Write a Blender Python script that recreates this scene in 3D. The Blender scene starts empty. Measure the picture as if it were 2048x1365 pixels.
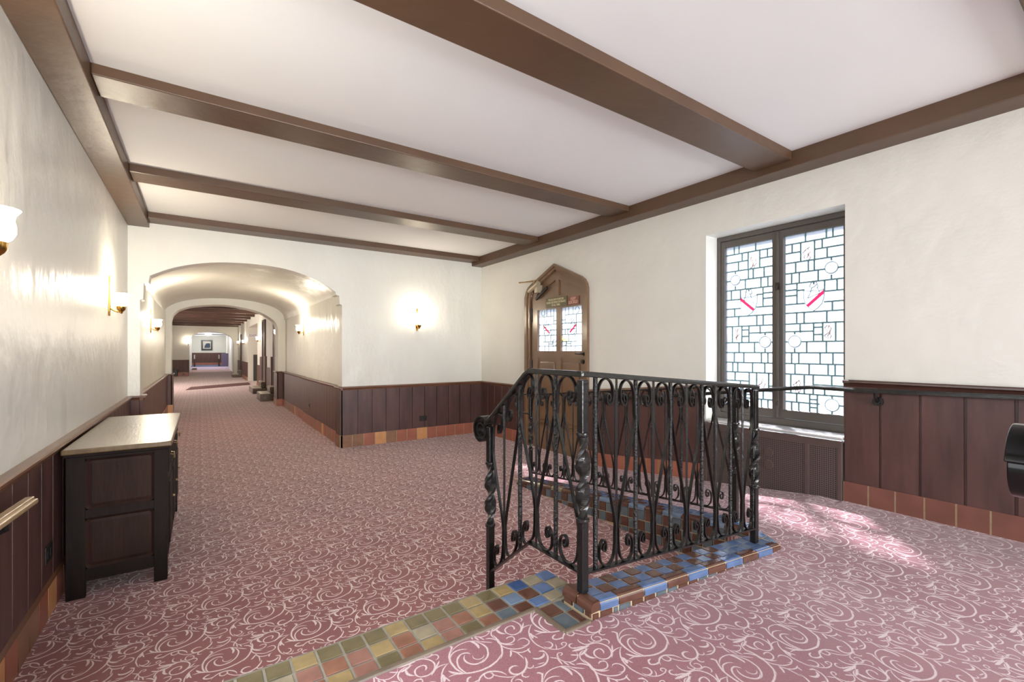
import bpy, bmesh, math, random
from mathutils import Vector, Matrix
random.seed(7)
S = bpy.context.scene
C = S.collection
PI = math.pi

# ------------------------------------------------------------------ helpers
def lin(r, g, b):
    f = lambda c: (c/255/12.92) if c/255 <= .04045 else ((c/255+.055)/1.055)**2.4
    return (f(r), f(g), f(b), 1.0)

class MB:
    """collects faces for ONE mesh object"""
    def __init__(s): s.v = []; s.f = []; s.m = []
    def add(s, vs, fs, m=0):
        o = len(s.v); s.v += [tuple(p) for p in vs]
        for q in fs: s.f.append([o+i for i in q]); s.m.append(m)
    def hexa(s, p, m=0):
        s.add(p, [(0,1,2,3),(7,6,5,4),(0,4,5,1),(1,5,6,2),(2,6,7,3),(3,7,4,0)], m)
    def box(s, x0, x1, y0, y1, z0, z1, m=0):
        s.hexa([(x0,y0,z0),(x1,y0,z0),(x1,y1,z0),(x0,y1,z0),(x0,y0,z1),(x1,y0,z1),(x1,y1,z1),(x0,y1,z1)], m)
    def prism(s, pts, ax, a, b, m=0):
        def P(u, w, c):
            return (c,u,w) if ax == 'x' else ((u,c,w) if ax == 'y' else (u,w,c))
        n = len(pts)
        s.add([P(u,w,a) for u,w in pts]+[P(u,w,b) for u,w in pts],
              [tuple(range(n)), tuple(range(2*n-1,n-1,-1))]+[(i,(i+1)%n,n+(i+1)%n,n+i) for i in range(n)], m)
    def ribbon(s, path, side, w, t, m=0, taper=None):
        """flat bar of width w (along side) and thickness t swept along path"""
        side = Vector(side).normalized(); P = [Vector(p) for p in path]; n = len(P); vs = []
        for i in range(n):
            tg = (P[min(i+1,n-1)]-P[max(i-1,0)]).normalized()
            mm = side.cross(tg).normalized()
            k = taper(i/(n-1)) if taper else 1
            for a, b in ((-1,-1),(1,-1),(1,1),(-1,1)):
                vs.append(P[i]+side*(a*w/2*k)+mm*(b*t/2*k))
        fs = [(0,1,2,3), tuple(4*(n-1)+i for i in (3,2,1,0))]
        for i in range(n-1):
            for k in range(4):
                fs.append((4*i+k, 4*i+(k+1)%4, 4*i+4+(k+1)%4, 4*i+4+k))
        s.add(vs, fs, m)
    def tube(s, path, r, n=8, m=0):
        P = [Vector(p) for p in path]; N = len(P); vs = []
        up = Vector((0,0,1)); t0 = (P[1]-P[0]).normalized()
        if abs(t0.dot(up)) > .9: up = Vector((1,0,0))
        for i in range(N):
            tg = (P[min(i+1,N-1)]-P[max(i-1,0)]).normalized()
            a = tg.cross(up).normalized(); b = a.cross(tg).normalized(); up = b
            rr = r[i] if isinstance(r, (list,tuple)) else r
            for k in range(n):
                an = 2*PI*k/n; vs.append(P[i]+(a*math.cos(an)+b*math.sin(an))*rr)
        fs = [tuple(range(n)), tuple(range(N*n-1, N*n-n-1, -1))]
        for i in range(N-1):
            for k in range(n): fs.append((i*n+k, i*n+(k+1)%n, (i+1)*n+(k+1)%n, (i+1)*n+k))
        s.add(vs, fs, m)
    def lathe(s, prof, c=(0,0,0), n=24, m=0, closed=True, wave=None):
        vs = []; N = len(prof)
        for i,(r,z) in enumerate(prof):
            for k in range(n):
                an = 2*PI*k/n; q = 1+(wave[0]*math.cos(wave[1]*an)*(i/(N-1))**3 if wave else 0)
                vs.append((c[0]+r*q*math.cos(an), c[1]+r*q*math.sin(an), c[2]+z))
        fs = []
        if closed: fs = [tuple(range(n)), tuple(range(N*n-1, N*n-n-1, -1))]
        for i in range(N-1):
            for k in range(n): fs.append((i*n+k, i*n+(k+1)%n, (i+1)*n+(k+1)%n, (i+1)*n+k))
        s.add(vs, fs, m)

def prop(o, label=None, cat=None, group=None, kind=None):
    if label: o['label'] = label
    if cat: o['category'] = cat
    if group: o['group'] = group
    if kind: o['kind'] = kind
    return o

def obj(name, mb, mats, parent=None, smooth=False, bevel=0, off=None):
    me = bpy.data.meshes.new(name)
    o_ = Vector(off) if off is not None else (parent_world(parent) if parent else Vector((0,0,0)))
    me.from_pydata([Vector(v)-o_ for v in mb.v], [], mb.f)
    bm = bmesh.new(); bm.from_mesh(me)
    bmesh.ops.recalc_face_normals(bm, faces=bm.faces); bm.to_mesh(me); bm.free()
    if not isinstance(mats, (list,tuple)): mats = [mats]
    for m in mats: me.materials.append(m)
    me.polygons.foreach_set('material_index', mb.m)
    if smooth:
        me.polygons.foreach_set('use_smooth', [True]*len(me.polygons))
        me.set_sharp_from_angle(angle=math.radians(40))
    o = bpy.data.objects.new(name, me); C.objects.link(o)
    if parent: o.parent = parent
    elif off is not None: o.location = off
    if bevel:
        b = o.modifiers.new('bevel', 'BEVEL'); b.width = bevel; b.segments = 2; b.limit_method = 'ANGLE'
    return o

def parent_world(p):
    v = Vector((0,0,0))
    while p: v += p.location; p = p.parent
    return v

def thing(name, loc, label, cat, group=None, kind=None):
    o = bpy.data.objects.new(name, None); C.objects.link(o); o.location = loc
    o.empty_display_size = .1
    return prop(o, label, cat, group, kind)

def struct(name, mb, mats, label, cat, **k):
    return prop(obj(name, mb, mats, **k), label, cat, kind='structure')

# ------------------------------------------------------------------ materials
def mat(name, col, rough=.6, metal=0, spec=.5, bump=0, bscale=20, var=0, vscale=3, coat=0, stretch=None, bdet=4, col2=None):
    m = bpy.data.materials.new(name); m.use_nodes = True
    nt = m.node_tree; N = nt.nodes; L = nt.links; bs = N['Principled BSDF']
    bs.inputs['Base Color'].default_value = col; bs.inputs['Roughness'].default_value = rough
    bs.inputs['Metallic'].default_value = metal; bs.inputs['Specular IOR Level'].default_value = spec
    if coat: bs.inputs['Coat Weight'].default_value = coat; bs.inputs['Coat Roughness'].default_value = .15
    tc = N.new('ShaderNodeTexCoord'); src = tc.outputs['Object']
    if stretch:
        mp = N.new('ShaderNodeMapping'); mp.inputs['Scale'].default_value = stretch
        L.new(src, mp.inputs['Vector']); src = mp.outputs['Vector']
    if var:
        n = N.new('ShaderNodeTexNoise'); n.inputs['Scale'].default_value = vscale; n.inputs['Detail'].default_value = 5
        L.new(src, n.inputs['Vector'])
        r = N.new('ShaderNodeValToRGB'); r.color_ramp.elements[0].position = .3; r.color_ramp.elements[1].position = .7
        c2 = col2 or tuple(min(1, c*(1+var)) for c in col[:3])+(1,)
        r.color_ramp.elements[0].color = tuple(c*(1-var) for c in col[:3])+(1,) if not col2 else col
        r.color_ramp.elements[1].color = c2
        L.new(n.outputs['Fac'], r.inputs['Fac']); L.new(r.outputs['Color'], bs.inputs['Base Color'])
    if bump:
        n = N.new('ShaderNodeTexNoise'); n.inputs['Scale'].default_value = bscale; n.inputs['Detail'].default_value = bdet
        L.new(src, n.inputs['Vector'])
        b = N.new('ShaderNodeBump'); b.inputs['Strength'].default_value = bump; b.inputs['Distance'].default_value = .02
        L.new(n.outputs['Fac'], b.inputs['Height']); L.new(b.outputs['Normal'], bs.inputs['Normal'])
    return m

M = {}
M['plaster'] = mat('cream_plaster', (.74,.735,.675,1), .42, bump=.35, bscale=7, var=.03, vscale=2, bdet=5, spec=.35)
M['plaster_rough'] = mat('trowelled_plaster', (.74,.735,.675,1), .36, bump=.8, bscale=5, var=.03, vscale=2, bdet=4, spec=.45, stretch=(1,1,.6))
M['plaster_far'] = mat('cream_plaster_far', (.74,.735,.675,1), .55, bump=.15, bscale=8, spec=.3)
M['reveal'] = mat('window_reveal_plaster', (.77,.76,.72,1), .6, bump=.1, bscale=30)
M['ceiling'] = mat('ceiling_paint', (.755,.76,.755,1), .8, bump=.08, bscale=5, var=.015, vscale=1)
M['beam'] = mat('painted_brown_beam', lin(84,61,43), .4, bump=.15, bscale=12, var=.12, vscale=2.5, stretch=(1,1,1))
M['beam_far'] = mat('dark_brown_joist', lin(76,50,36), .5, var=.15, vscale=2)
M['panel'] = mat('dark_stained_boards', lin(80,53,48), .42, bump=.1, bscale=6, var=.3, vscale=3, stretch=(4,4,.7))
M['panel_far'] = mat('red_brown_boards', lin(88,54,46), .45, var=.22, vscale=3, stretch=(4,4,.7))
M['cap'] = mat('brown_cap_moulding', lin(112,76,56), .3, var=.15, vscale=6)
M['terra'] = mat('terracotta_tile', lin(160,98,78), .35, var=.12, vscale=9)
M['terra_brown'] = mat('brown_terracotta_tile', lin(140,102,78), .35, var=.15, vscale=9)
M['terra_gold'] = mat('gold_terracotta_tile', lin(206,150,98), .35, var=.12, vscale=9)
M['terra_dull'] = mat('dull_red_tile', lin(116,72,60), .45, var=.12, vscale=7)
M['grout'] = mat('sand_grout', lin(176,156,126), .8, var=.12, vscale=30)
M['grout_grey'] = mat('grey_grout', lin(134,128,114), .8, var=.12, vscale=30)
TC = dict(blue=(82,103,140), deep=(58,78,118), slate=(88,98,104), brown=(88,58,47), olive=(100,90,64), tan=(138,127,106), terra=(128,88,70), pink=(134,96,84), gold=(142,122,84), greyblue=(104,120,142))
TN = list(TC)
TM = [mat(k+'_glazed_tile', lin(*TC[k]), .11, bump=.06, bscale=25, var=.16, vscale=22) for k in TN]
M['iron'] = mat('black_wrought_iron', lin(22,21,20), .28, metal=.25, spec=.7, bump=.12, bscale=60)
M['iron_hammered'] = mat('hammered_black_iron', lin(20,19,18), .3, metal=.25, spec=.7, bump=.6, bscale=90)
M['iron_rail'] = mat('sheen_black_handrail', lin(42,41,38), .26, metal=.4, spec=.6, bump=.06, bscale=40)  # lighter than the other iron; reflected light is put into the colour
M['oak'] = mat('dark_oak', lin(28,20,17), .65, bump=.25, bscale=14, var=.35, vscale=5, stretch=(1.2,1.2,.25), spec=.15)
M['oak_panel'] = mat('dark_oak_panel', lin(42,26,20), .6, bump=.2, bscale=14, var=.4, vscale=4, stretch=(2,2,.3), spec=.15)
M['oak_top'] = mat('sheen_oak_top', lin(92,72,44), .3, bump=.07, bscale=16, var=.2, vscale=7, stretch=(6,.8,1), coat=.25)  # pale colour stands in for light reflected off the varnished top
M['brass'] = mat('polished_brass', lin(190,146,72), .22, metal=1)
M['brass_dull'] = mat('tarnished_brass', lin(150,128,96), .35, metal=.9)
M['wood_rail'] = mat('varnished_wood_rail', lin(176,150,112), .22, var=.12, vscale=12, coat=.4)
M['doorwood'] = mat('brown_painted_door', lin(120,93,68), .28, bump=.08, bscale=20, var=.08, vscale=4, coat=.3)
M['frame'] = mat('grey_brown_window_frame', lin(88,82,76), .4, var=.1, vscale=6)
M['lead'] = mat('lead_came', lin(104,144,150), .5)
M['thinlead'] = mat('thin_lead_line', lin(120,150,158), .5)
M['etch'] = mat('sepia_glass_paint', lin(190,160,150), .6)
M['radmetal'] = mat('brown_painted_metal', lin(84,70,66), .4, var=.1, vscale=5)
M['sill'] = mat('pale_glossy_sill', lin(200,198,196), .15, coat=.5)
M['black'] = mat('black_plastic', lin(22,22,22), .35)
M['darkplate'] = mat('dark_bronze_plate', lin(48,42,38), .35, metal=.3)
M['signgreen'] = mat('olive_sign', lin(84,76,38), .4)
M['signred'] = mat('red_brown_sign', lin(118,62,44), .4)
M['signtext'] = mat('cream_sign_lettering', lin(222,212,168), .5)
M['signpink'] = mat('pink_sign_lettering', lin(236,190,170), .5)
M['white'] = mat('white_paint', (.8,.79,.8,1), .5)
M['exittext'] = mat('grey_sign_lettering', lin(120,110,140), .5)
M['stepstone'] = mat('dark_tiled_step', lin(92,76,60), .25, var=.3, vscale=18)
M['steptop'] = mat('pale_step_tread', lin(176,156,132), .3, var=.15, vscale=18)
M['green'] = mat('shadowed_wainscot', lin(66,66,60), .4)  # wainscot in shadow; the shade is put into this dark colour
M['darkdoor'] = mat('dark_brown_door', lin(70,44,30), .4)
M['bluecarpet'] = mat('blue_carpet', lin(84,104,140), .95, var=.35, vscale=30)
M['riser'] = mat('pale_riser', lin(222,206,224), .6)
M['mat'] = mat('dark_red_mat', lin(96,58,56), .95, var=.2, vscale=40)
M['mount'] = mat('pale_picture_mount', lin(206,202,190), .6)
M['paintblue'] = mat('blue_paint', lin(44,62,86), .6, var=.4, vscale=8)
M['cover'] = None

def shade_mat():
    m = bpy.data.materials.new('lit_frosted_glass'); m.use_nodes = True
    b = m.node_tree.nodes['Principled BSDF']
    b.inputs['Base Color'].default_value = (.9,.85,.75,1); b.inputs['Roughness'].default_value = .4
    b.inputs['Emission Color'].default_value = (1,.9,.72,1); b.inputs['Emission Strength'].default_value = 8
    return m
M['shade'] = shade_mat()

def glass_mat(name, col, trans=.72):
    m = bpy.data.materials.new(name); m.use_nodes = True; nt = m.node_tree; N = nt.nodes; L = nt.links
    for n in list(N):
        if n.type != 'OUTPUT_MATERIAL': N.remove(n)
    out = [n for n in N if n.type == 'OUTPUT_MATERIAL'][0]
    t = N.new('ShaderNodeBsdfTransparent'); t.inputs['Color'].default_value = col
    d = N.new('ShaderNodeBsdfTranslucent'); d.inputs['Color'].default_value = col
    tc = N.new('ShaderNodeTexCoord'); nz = N.new('ShaderNodeTexNoise'); nz.inputs['Scale'].default_value = 7
    L.new(tc.outputs['Object'], nz.inputs['Vector'])
    r = N.new('ShaderNodeMapRange'); r.inputs[1].default_value = .3; r.inputs[2].default_value = .7
    r.inputs[3].default_value = 1-trans-.12; r.inputs[4].default_value = 1-trans+.12
    L.new(nz.outputs['Fac'], r.inputs['Value'])
    mx = N.new('ShaderNodeMixShader'); L.new(r.outputs['Result'], mx.inputs['Fac'])
    L.new(t.outputs[0], mx.inputs[1]); L.new(d.outputs[0], mx.inputs[2])
    g = N.new('ShaderNodeBsdfGlossy'); g.inputs['Roughness'].default_value = .15
    m2 = N.new('ShaderNodeMixShader'); m2.inputs['Fac'].default_value = .04
    L.new(mx.outputs[0], m2.inputs[1]); L.new(g.outputs[0], m2.inputs[2])
    L.new(m2.outputs[0], out.inputs['Surface'])
    return m
M['glass'] = glass_mat('pale_cathedral_glass', (.80,.825,.90,1))
M['redglass'] = glass_mat('red_glass', (.75,.10,.22,1), .5)
M['roundel'] = glass_mat('clear_roundel_glass', (.93,.94,.97,1), .5)
M['yellowglass'] = glass_mat('yellow_glass', (.97,.92,.5,1), .5)
M['greenglass'] = glass_mat('pale_green_glass', (.78,.93,.9,1), .5)

# perforated radiator metal
def perf_mat():
    m = bpy.data.materials.new('perforated_brown_metal'); m.use_nodes = True; nt = m.node_tree; N = nt.nodes; L = nt.links
    b = N['Principled BSDF']; b.inputs['Roughness'].default_value = .45
    tc = N.new('ShaderNodeTexCoord'); sp = N.new('ShaderNodeSeparateXYZ'); L.new(tc.outputs['Object'], sp.inputs[0])
    def mth(op, a, bb=None, c=None):
        n = N.new('ShaderNodeMath'); n.operation = op
        for i, v in enumerate((a, bb, c)):
            if v is None: continue
            if isinstance(v, (int,float)): n.inputs[i].default_value = v
            else: L.new(v, n.inputs[i])
        return n.outputs[0]
    p = .0142
    u = mth('SUBTRACT', mth('FRACT', mth('DIVIDE', sp.outputs['Y'], p)), .5)
    v = mth('SUBTRACT', mth('FRACT', mth('DIVIDE', sp.outputs['Z'], p)), .5)
    d = mth('MAXIMUM', mth('ABSOLUTE', u), mth('ABSOLUTE', v))
    k = mth('LESS_THAN', d, .27)
    mx = N.new('ShaderNodeMix'); mx.data_type = 'RGBA'; L.new(k, mx.inputs[0])
    mx.inputs[6].default_value = lin(92,78,74); mx.inputs[7].default_value = lin(18,14,13)
    L.new(mx.outputs[2], b.inputs['Base Color'])
    return m
M['perf'] = perf_mat()

# carpet with scrolls -------------------------------------------------
def stroke_group():
    """signed distance to one tapered arc of the carpet scroll, repeated on the carpet's lattice"""
    if 'scroll_stroke' in bpy.data.node_groups: return bpy.data.node_groups['scroll_stroke']
    g = bpy.data.node_groups.new('scroll_stroke', 'ShaderNodeTree')
    for nm in ('x','y','mx','my','ox','oy','nr','na','ia','w','acc'): g.interface.new_socket(nm, in_out='INPUT', socket_type='NodeSocketFloat')
    g.interface.new_socket('d', in_out='OUTPUT', socket_type='NodeSocketFloat')
    N = g.nodes; L = g.links; gi = N.new('NodeGroupInput'); go = N.new('NodeGroupOutput'); I = dict((s_.name, s_) for s_ in gi.outputs)
    def op(name, *a):
        n = N.new('ShaderNodeMath'); n.operation = name
        for i, v in enumerate(a):
            if isinstance(v, (int,float)): n.inputs[i].default_value = v
            else: L.new(v, n.inputs[i])
        return n.outputs[0]
    WX, SH, WY = .1675, .2635, .54
    dx = op('ADD', I['x'], I['mx']); dy = op('ADD', I['y'], I['my'])
    col = op('ROUND', op('MULTIPLY', dx, 1/WX))
    dx = op('ADD', op('MULTIPLY_ADD', col, -WX, dx), I['ox'])
    dy = op('ADD', op('WRAP', op('MULTIPLY_ADD', col, SH, dy), WY/2, -WY/2), I['oy'])
    r = op('SQRT', op('MULTIPLY_ADD', dx, dx, op('MULTIPLY', dy, dy))); th = op('ARCTAN2', dy, dx)
    a = op('MULTIPLY', op('WRAP', op('ADD', th, I['na']), PI, -PI), I['ia'])
    a2 = op('MULTIPLY', a, a)
    e = op('SUBTRACT', op('MULTIPLY_ADD', op('MULTIPLY', a2, a2), I['w'], op('ABSOLUTE', op('ADD', r, I['nr']))), I['w'])
    L.new(op('MINIMUM', e, I['acc']), go.inputs[0])
    return g
ARCS = [(-0.0321,0.0774,0.0102,0.029,1.611,0.00323),(0.0445,-0.0052,0.1017,2.95,0.757,0.00323),(0.0188,0.0419,0.1139,-1.572,0.81,0.00323),(-0.0075,0.0384,0.1329,-0.353,0.49,0.00323),(-0.0131,0.0117,0.0396,1.771,1.059,0.00206),(-0.0079,0.0075,0.0216,1.527,1.367,0.00265),(0.0218,-0.0245,0.067,2.985,0.749,0.00265),(0.0097,0.0178,0.0624,-0.376,1.063,0.00294),(0.0171,-0.0073,0.0325,-2.441,1.611,0.00294),(0.0304,-0.0083,0.0173,-2.148,1.679,0.00176),(0.0081,0.0412,0.0463,0.128,0.608,0.00441),(0.0176,0.006,0.0692,1.42,0.992,0.00191),(0.3241,0.2843,0.3446,-2.335,0.065,0.00191),(-0.0139,0.0087,0.0693,-2.384,0.394,0.00382),(-0.0845,-0.0991,0.0592,1.229,0.463,0.00206),(-0.2508,0.0029,0.0359,0.757,0.585,0.00265),(-0.1673,0.0067,0.0464,-2.688,0.904,0.00294),(-0.1572,-0.0094,0.0605,-2.425,1.158,0.0022),(-0.1471,-0.0478,0.019,-0.023,2.353,0.0022),(-0.1823,-0.005,0.0229,-1.208,1.566,0.0022),(-0.1738,-0.0133,0.0162,1.281,1.084,0.0022),(-0.1656,-0.0508,0.0381,-2.07,1.062,0.00235),(-0.2621,-0.0346,0.0614,-0.632,0.267,0.00323),(-0.038,-0.1293,0.1245,2.851,0.095,0.00265),(-0.2921,-0.0956,0.0994,0.032,0.247,0.00206),(-0.1426,0.0393,0.0151,-0.085,1.059,0.0025),(-0.1412,0.0259,0.0249,2.447,1.701,0.0025),(-0.1394,0.0299,0.0292,-1.695,1.001,0.0025),(-0.1411,0.042,0.0405,0.59,2.086,0.0025),(-0.1648,0.0463,0.0235,2.925,1.66,0.0025),(-0.1605,0.2596,0.1783,-1.667,0.206,0.005),(-0.2068,-0.0046,0.0997,1.233,0.293,0.00235),(-0.1933,0.1087,0.011,2.875,2.337,0.00235),(-0.1338,0.11,0.0261,-2.592,1.217,0.0022),(-0.2192,0.1917,0.1329,-1.287,0.159,0.00382),(-0.1549,0.0472,0.0295,-2.836,0.665,0.00265),(-0.2865,0.2122,0.267,-0.818,0.119,0.00294),(-0.0874,-0.0302,0.0474,1.824,0.763,0.00191),(-0.179,0.0357,0.0366,2.524,1.08,0.0022),(-0.2366,0.0856,0.0329,-2.003,1.841,0.00176),(-0.2535,0.0962,0.0114,2.077,1.634,0.00176),(-0.2531,0.1018,0.0069,-0.615,1.724,0.00176),(-0.1928,0.1919,0.1291,-2.305,0.113,0.00206),(-0.0306,0.0246,0.2505,2.938,0.065,0.00235),(-0.0409,0.101,0.2294,-2.944,0.048,0.00235),(-0.0469,0.1088,0.2137,-2.857,0.066,0.0022),(-0.1777,0.1288,0.0705,-2.173,0.2,0.00265),(-0.0762,0.1349,0.0183,2.799,2.308,0.00323),(-0.0778,0.1727,0.0583,-0.92,0.85,0.00323),(-0.0751,0.1852,0.0725,-2.205,0.717,0.00191),(-0.0628,0.1021,0.0106,3.032,2.183,0.0022),(-0.0981,0.0924,0.0186,3.048,1.826,0.00191),(-0.0976,0.0886,0.0111,-0.223,2.359,0.00191),(-0.0887,0.0635,0.0133,0.374,2.064,0.00206),(-0.1217,0.0949,0.0106,-2.31,1.77,0.00176),(-0.0295,0.1247,0.0103,-2.295,2.103,0.00191),(0.0286,0.1422,0.0213,0.803,0.599,0.00265),(0.0007,0.1509,0.0477,-0.974,1.229,0.00265),(0.0202,0.1575,0.0232,-1.583,1.235,0.00382),(-0.268,-1.0546,1.2,1.341,0.01,0.00176),(-0.0383,-0.0932,0.0157,2.232,1.114,0.00294),(-0.0328,-0.0777,0.0252,-1.931,0.881,0.00294),(0.0111,-0.1348,0.0462,1.371,1.325,0.00294),(0.0133,-0.101,0.0132,-1.731,2.495,0.0022),(-0.0221,-0.0725,0.0966,2.865,0.89,0.00235),(-0.0892,-0.1055,0.0158,-0.916,2.421,0.00235),(-0.1509,-0.0243,0.0491,-0.24,0.352,0.00441),(0.0026,-0.0174,0.1037,-2.865,0.128,0.00235),(-0.0568,-0.0942,0.0484,-1.936,0.915,0.00191),(-0.0412,-0.1311,0.0076,-0.205,1.938,0.00191),(-0.0426,-0.1302,0.0067,2.095,1.944,0.00191),(-0.0941,-0.1102,0.029,-0.699,0.493,0.00147)]
def carpet_mat(A0, c1=(140,90,90), c2=(151,99,97), c3=(226,207,201)):
    m = bpy.data.materials.new('burgundy_scroll_carpet'); m.use_nodes = True; nt = m.node_tree; N = nt.nodes; L = nt.links
    b = N['Principled BSDF']; b.inputs['Roughness'].default_value = .95; b.inputs['Specular IOR Level'].default_value = .15; b.inputs['Sheen Weight'].default_value = .38; b.inputs['Sheen Roughness'].default_value = .4
    class E:
        def __init__(s, o): s.o = o
        def __add__(s, k): return op('ADD', s, k)
        def __sub__(s, k): return op('SUBTRACT', s, k)
        def __mul__(s, k): return op('MULTIPLY', s, k)
    def op(name, *a):
        n = N.new('ShaderNodeMath'); n.operation = name
        for i, v in enumerate(a):
            if isinstance(v, E): L.new(v.o, n.inputs[i])
            else: n.inputs[i].default_value = v
        return E(n.outputs[0])
    geo = N.new('ShaderNodeNewGeometry'); sp = N.new('ShaderNodeSeparateXYZ')
    # slight hand-woven wobble
    nz = N.new('ShaderNodeTexNoise'); nz.inputs['Scale'].default_value = 25
    L.new(geo.outputs['Position'], nz.inputs['Vector'])
    vm = N.new('ShaderNodeVectorMath'); vm.operation = 'MULTIPLY_ADD'
    L.new(nz.outputs['Color'], vm.inputs[0]); vm.inputs[1].default_value = (.006,.006,0); L.new(geo.outputs['Position'], vm.inputs[2])
    L.new(vm.outputs[0], sp.inputs[0]); X = E(sp.outputs['X']); Y = E(sp.outputs['Y'])
    g = stroke_group(); acc = None
    for cx, cy, R_, a0, A_, w_ in ARCS:
        mx_, my_ = cx+R_*math.cos(a0), cy+R_*math.sin(a0)          # wrap about the middle of the stroke
        n = N.new('ShaderNodeGroup'); n.node_tree = g
        L.new(X.o, n.inputs[0]); L.new(Y.o, n.inputs[1])
        for k, v in enumerate((-(A0[0]+mx_), -(A0[1]+my_), mx_-cx, my_-cy, -R_, -a0, 1/A_, w_)): n.inputs[2+k].default_value = v
        if acc is not None: L.new(acc, n.inputs[10])
        else: n.inputs[10].default_value = 1
        acc = n.outputs[0]
    mask = N.new('ShaderNodeMapRange'); mask.clamp = True
    L.new(acc, mask.inputs['Value']); mask.inputs[1].default_value = .0009; mask.inputs[2].default_value = -.0009
    mask.inputs[3].default_value = 0; mask.inputs[4].default_value = 1
    n2 = N.new('ShaderNodeTexNoise'); n2.inputs['Scale'].default_value = 1.6; n2.inputs['Detail'].default_value = 3
    L.new(geo.outputs['Position'], n2.inputs['Vector'])
    rp = N.new('ShaderNodeValToRGB'); rp.color_ramp.elements[0].position = .35; rp.color_ramp.elements[1].position = .65
    rp.color_ramp.elements[0].color = lin(*c1); rp.color_ramp.elements[1].color = lin(*c2)
    L.new(n2.outputs['Fac'], rp.inputs['Fac'])
    n3 = N.new('ShaderNodeTexNoise'); n3.inputs['Scale'].default_value = 350
    L.new(geo.outputs['Position'], n3.inputs['Vector'])
    mx = N.new('ShaderNodeMix'); mx.data_type = 'RGBA'; L.new(mask.outputs['Result'], mx.inputs[0])
    L.new(rp.outputs['Color'], mx.inputs[6]); mx.inputs[7].default_value = lin(*c3)
    mu = N.new('ShaderNodeMix'); mu.data_type = 'RGBA'; mu.blend_type = 'MULTIPLY'; mu.inputs[0].default_value = .5
    L.new(mx.outputs[2], mu.inputs[6])
    gr = N.new('ShaderNodeMapRange'); gr.inputs[1].default_value = .3; gr.inputs[2].default_value = .7; gr.inputs[3].default_value = .55; gr.inputs[4].default_value = 1.3
    L.new(n3.outputs['Fac'], gr.inputs['Value']); L.new(gr.outputs['Result'], mu.inputs[7])
    L.new(mu.outputs[2], b.inputs['Base Color'])
    bp = N.new('ShaderNodeBump'); bp.inputs['Strength'].default_value = .25; bp.inputs['Distance'].default_value = .004
    L.new(n3.outputs['Fac'], bp.inputs['Height']); L.new(bp.outputs['Normal'], b.inputs['Normal'])
    return m
M['carpet'] = carpet_mat((-.436,3.057)); M['carpet_landing'] = carpet_mat((1.203,1.010), (134,87,94), (146,97,103), (204,184,184))

# ------------------------------------------------------------------ main dimensions (metres)
XL, XR, YF = -.64, 3.734, 6.306
ZB, ZC = 2.64, 2.757
CAPZ = .816
YB = -4.2                       # unseen end of the room behind the camera

def zfront(x):                  # carpet height of the upper landing and its ramp
    if x < 1.17: return .33
    if x < 2.45: return .33-.0665*(x-1.17)
    return .245+.008*(x-2.45)/1.28
def zback(y):                   # ramp along the right wall
    if y < 1.45: return .25
    return max(0, .25*(3.62-y)/(3.62-1.45))

# ---- wall made of columns, openings given as a profile
def wall_cols(mb, ax, p0, p1, a0, a1, z0, z1, openings, m=0):
    cuts = {a0, a1}
    for prof, zb in openings: cuts |= {a for a, z in prof}
    cuts = sorted(c for c in cuts if a0-1e-6 <= c <= a1+1e-6)
    def pt(p, a, z): return (p, a, z) if ax == 'x' else (a, p, z)
    def col(a, b, za0, zb0, za1, zb1):
        mb.hexa([pt(p0,a,za0),pt(p0,b,zb0),pt(p1,b,zb0),pt(p1,a,za0),pt(p0,a,za1),pt(p0,b,zb1),pt(p1,b,zb1),pt(p1,a,za1)], m)
    for a, b in zip(cuts, cuts[1:]):
        if b-a < 1e-6: continue
        mid = (a+b)/2; hit = None
        for prof, zb in openings:
            if prof[0][0] < mid < prof[-1][0]: hit = (prof, zb)
        if not hit: col(a, b, z0, z0, z1, z1); continue
        prof, zb = hit
        def zt(x):
            for (x0,y0),(x1,y1) in zip(prof, prof[1:]):
                if x0-1e-9 <= x <= x1+1e-9 and x1 > x0: return y0+(y1-y0)*(x-x0)/(x1-x0)
        ea = a+1e-7; eb = b-1e-7
        col(a, b, zt(ea), zt(eb), z1, z1)
        if zb > z0+.11: col(a, b, z0, z0, zb, zb)

def smooth_prof(pts, n=6):
    out = []
    for i in range(len(pts)-1):
        p0 = pts[max(i-1,0)]; p1 = pts[i]; p2 = pts[i+1]; p3 = pts[min(i+2,len(pts)-1)]
        for k in range(n):
            t = k/n
            out.append(tuple(.5*((2*p1[j])+(-p0[j]+p2[j])*t+(2*p0[j]-5*p1[j]+4*p2[j]-p3[j])*t*t+(-p0[j]+3*p1[j]-3*p2[j]+p3[j])*t**3) for j in range(len(p1))))
    out.append(tuple(pts[-1])); return out

# ------------------------------------------------------------------ floors
mb = MB(); mb.box(-.75, 4.1, 1.3, 12.4, -.1, 0); mb.box(-2.7, 2.9, 12.4, 38.5, -.1, 0)
struct('floor', mb, M['carpet'], 'burgundy carpet with pale scrolls running down the lower hall to the far arch', 'floor')
mb = MB()
def cell(x0, x1, y0, y1, fn):
    p = [(x0,y0),(x1,y0),(x1,y1),(x0,y1)]
    mb.hexa([(x,y,-.05) for x,y in p]+[(x,y,fn(x,y)) for x,y in p])
xs = [-.75, 1.03, 1.17, 2.45, 2.55, 3.9]
ff = lambda x, y: zfront(x)
for a, b in zip(xs, xs[1:]):
    y1 = 1.35 if b <= 1.04 else (1.178 if b <= 2.56 else 1.3)
    cell(a, b, YB, y1, ff)
cell(2.66, 3.9, 1.3, 1.45, lambda x, y: .25)
cell(2.66, 3.9, 1.45, 3.62, lambda x, y: zback(y))
cell(2.5, 2.66, 1.178, 1.45, lambda x, y: .243)
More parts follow.
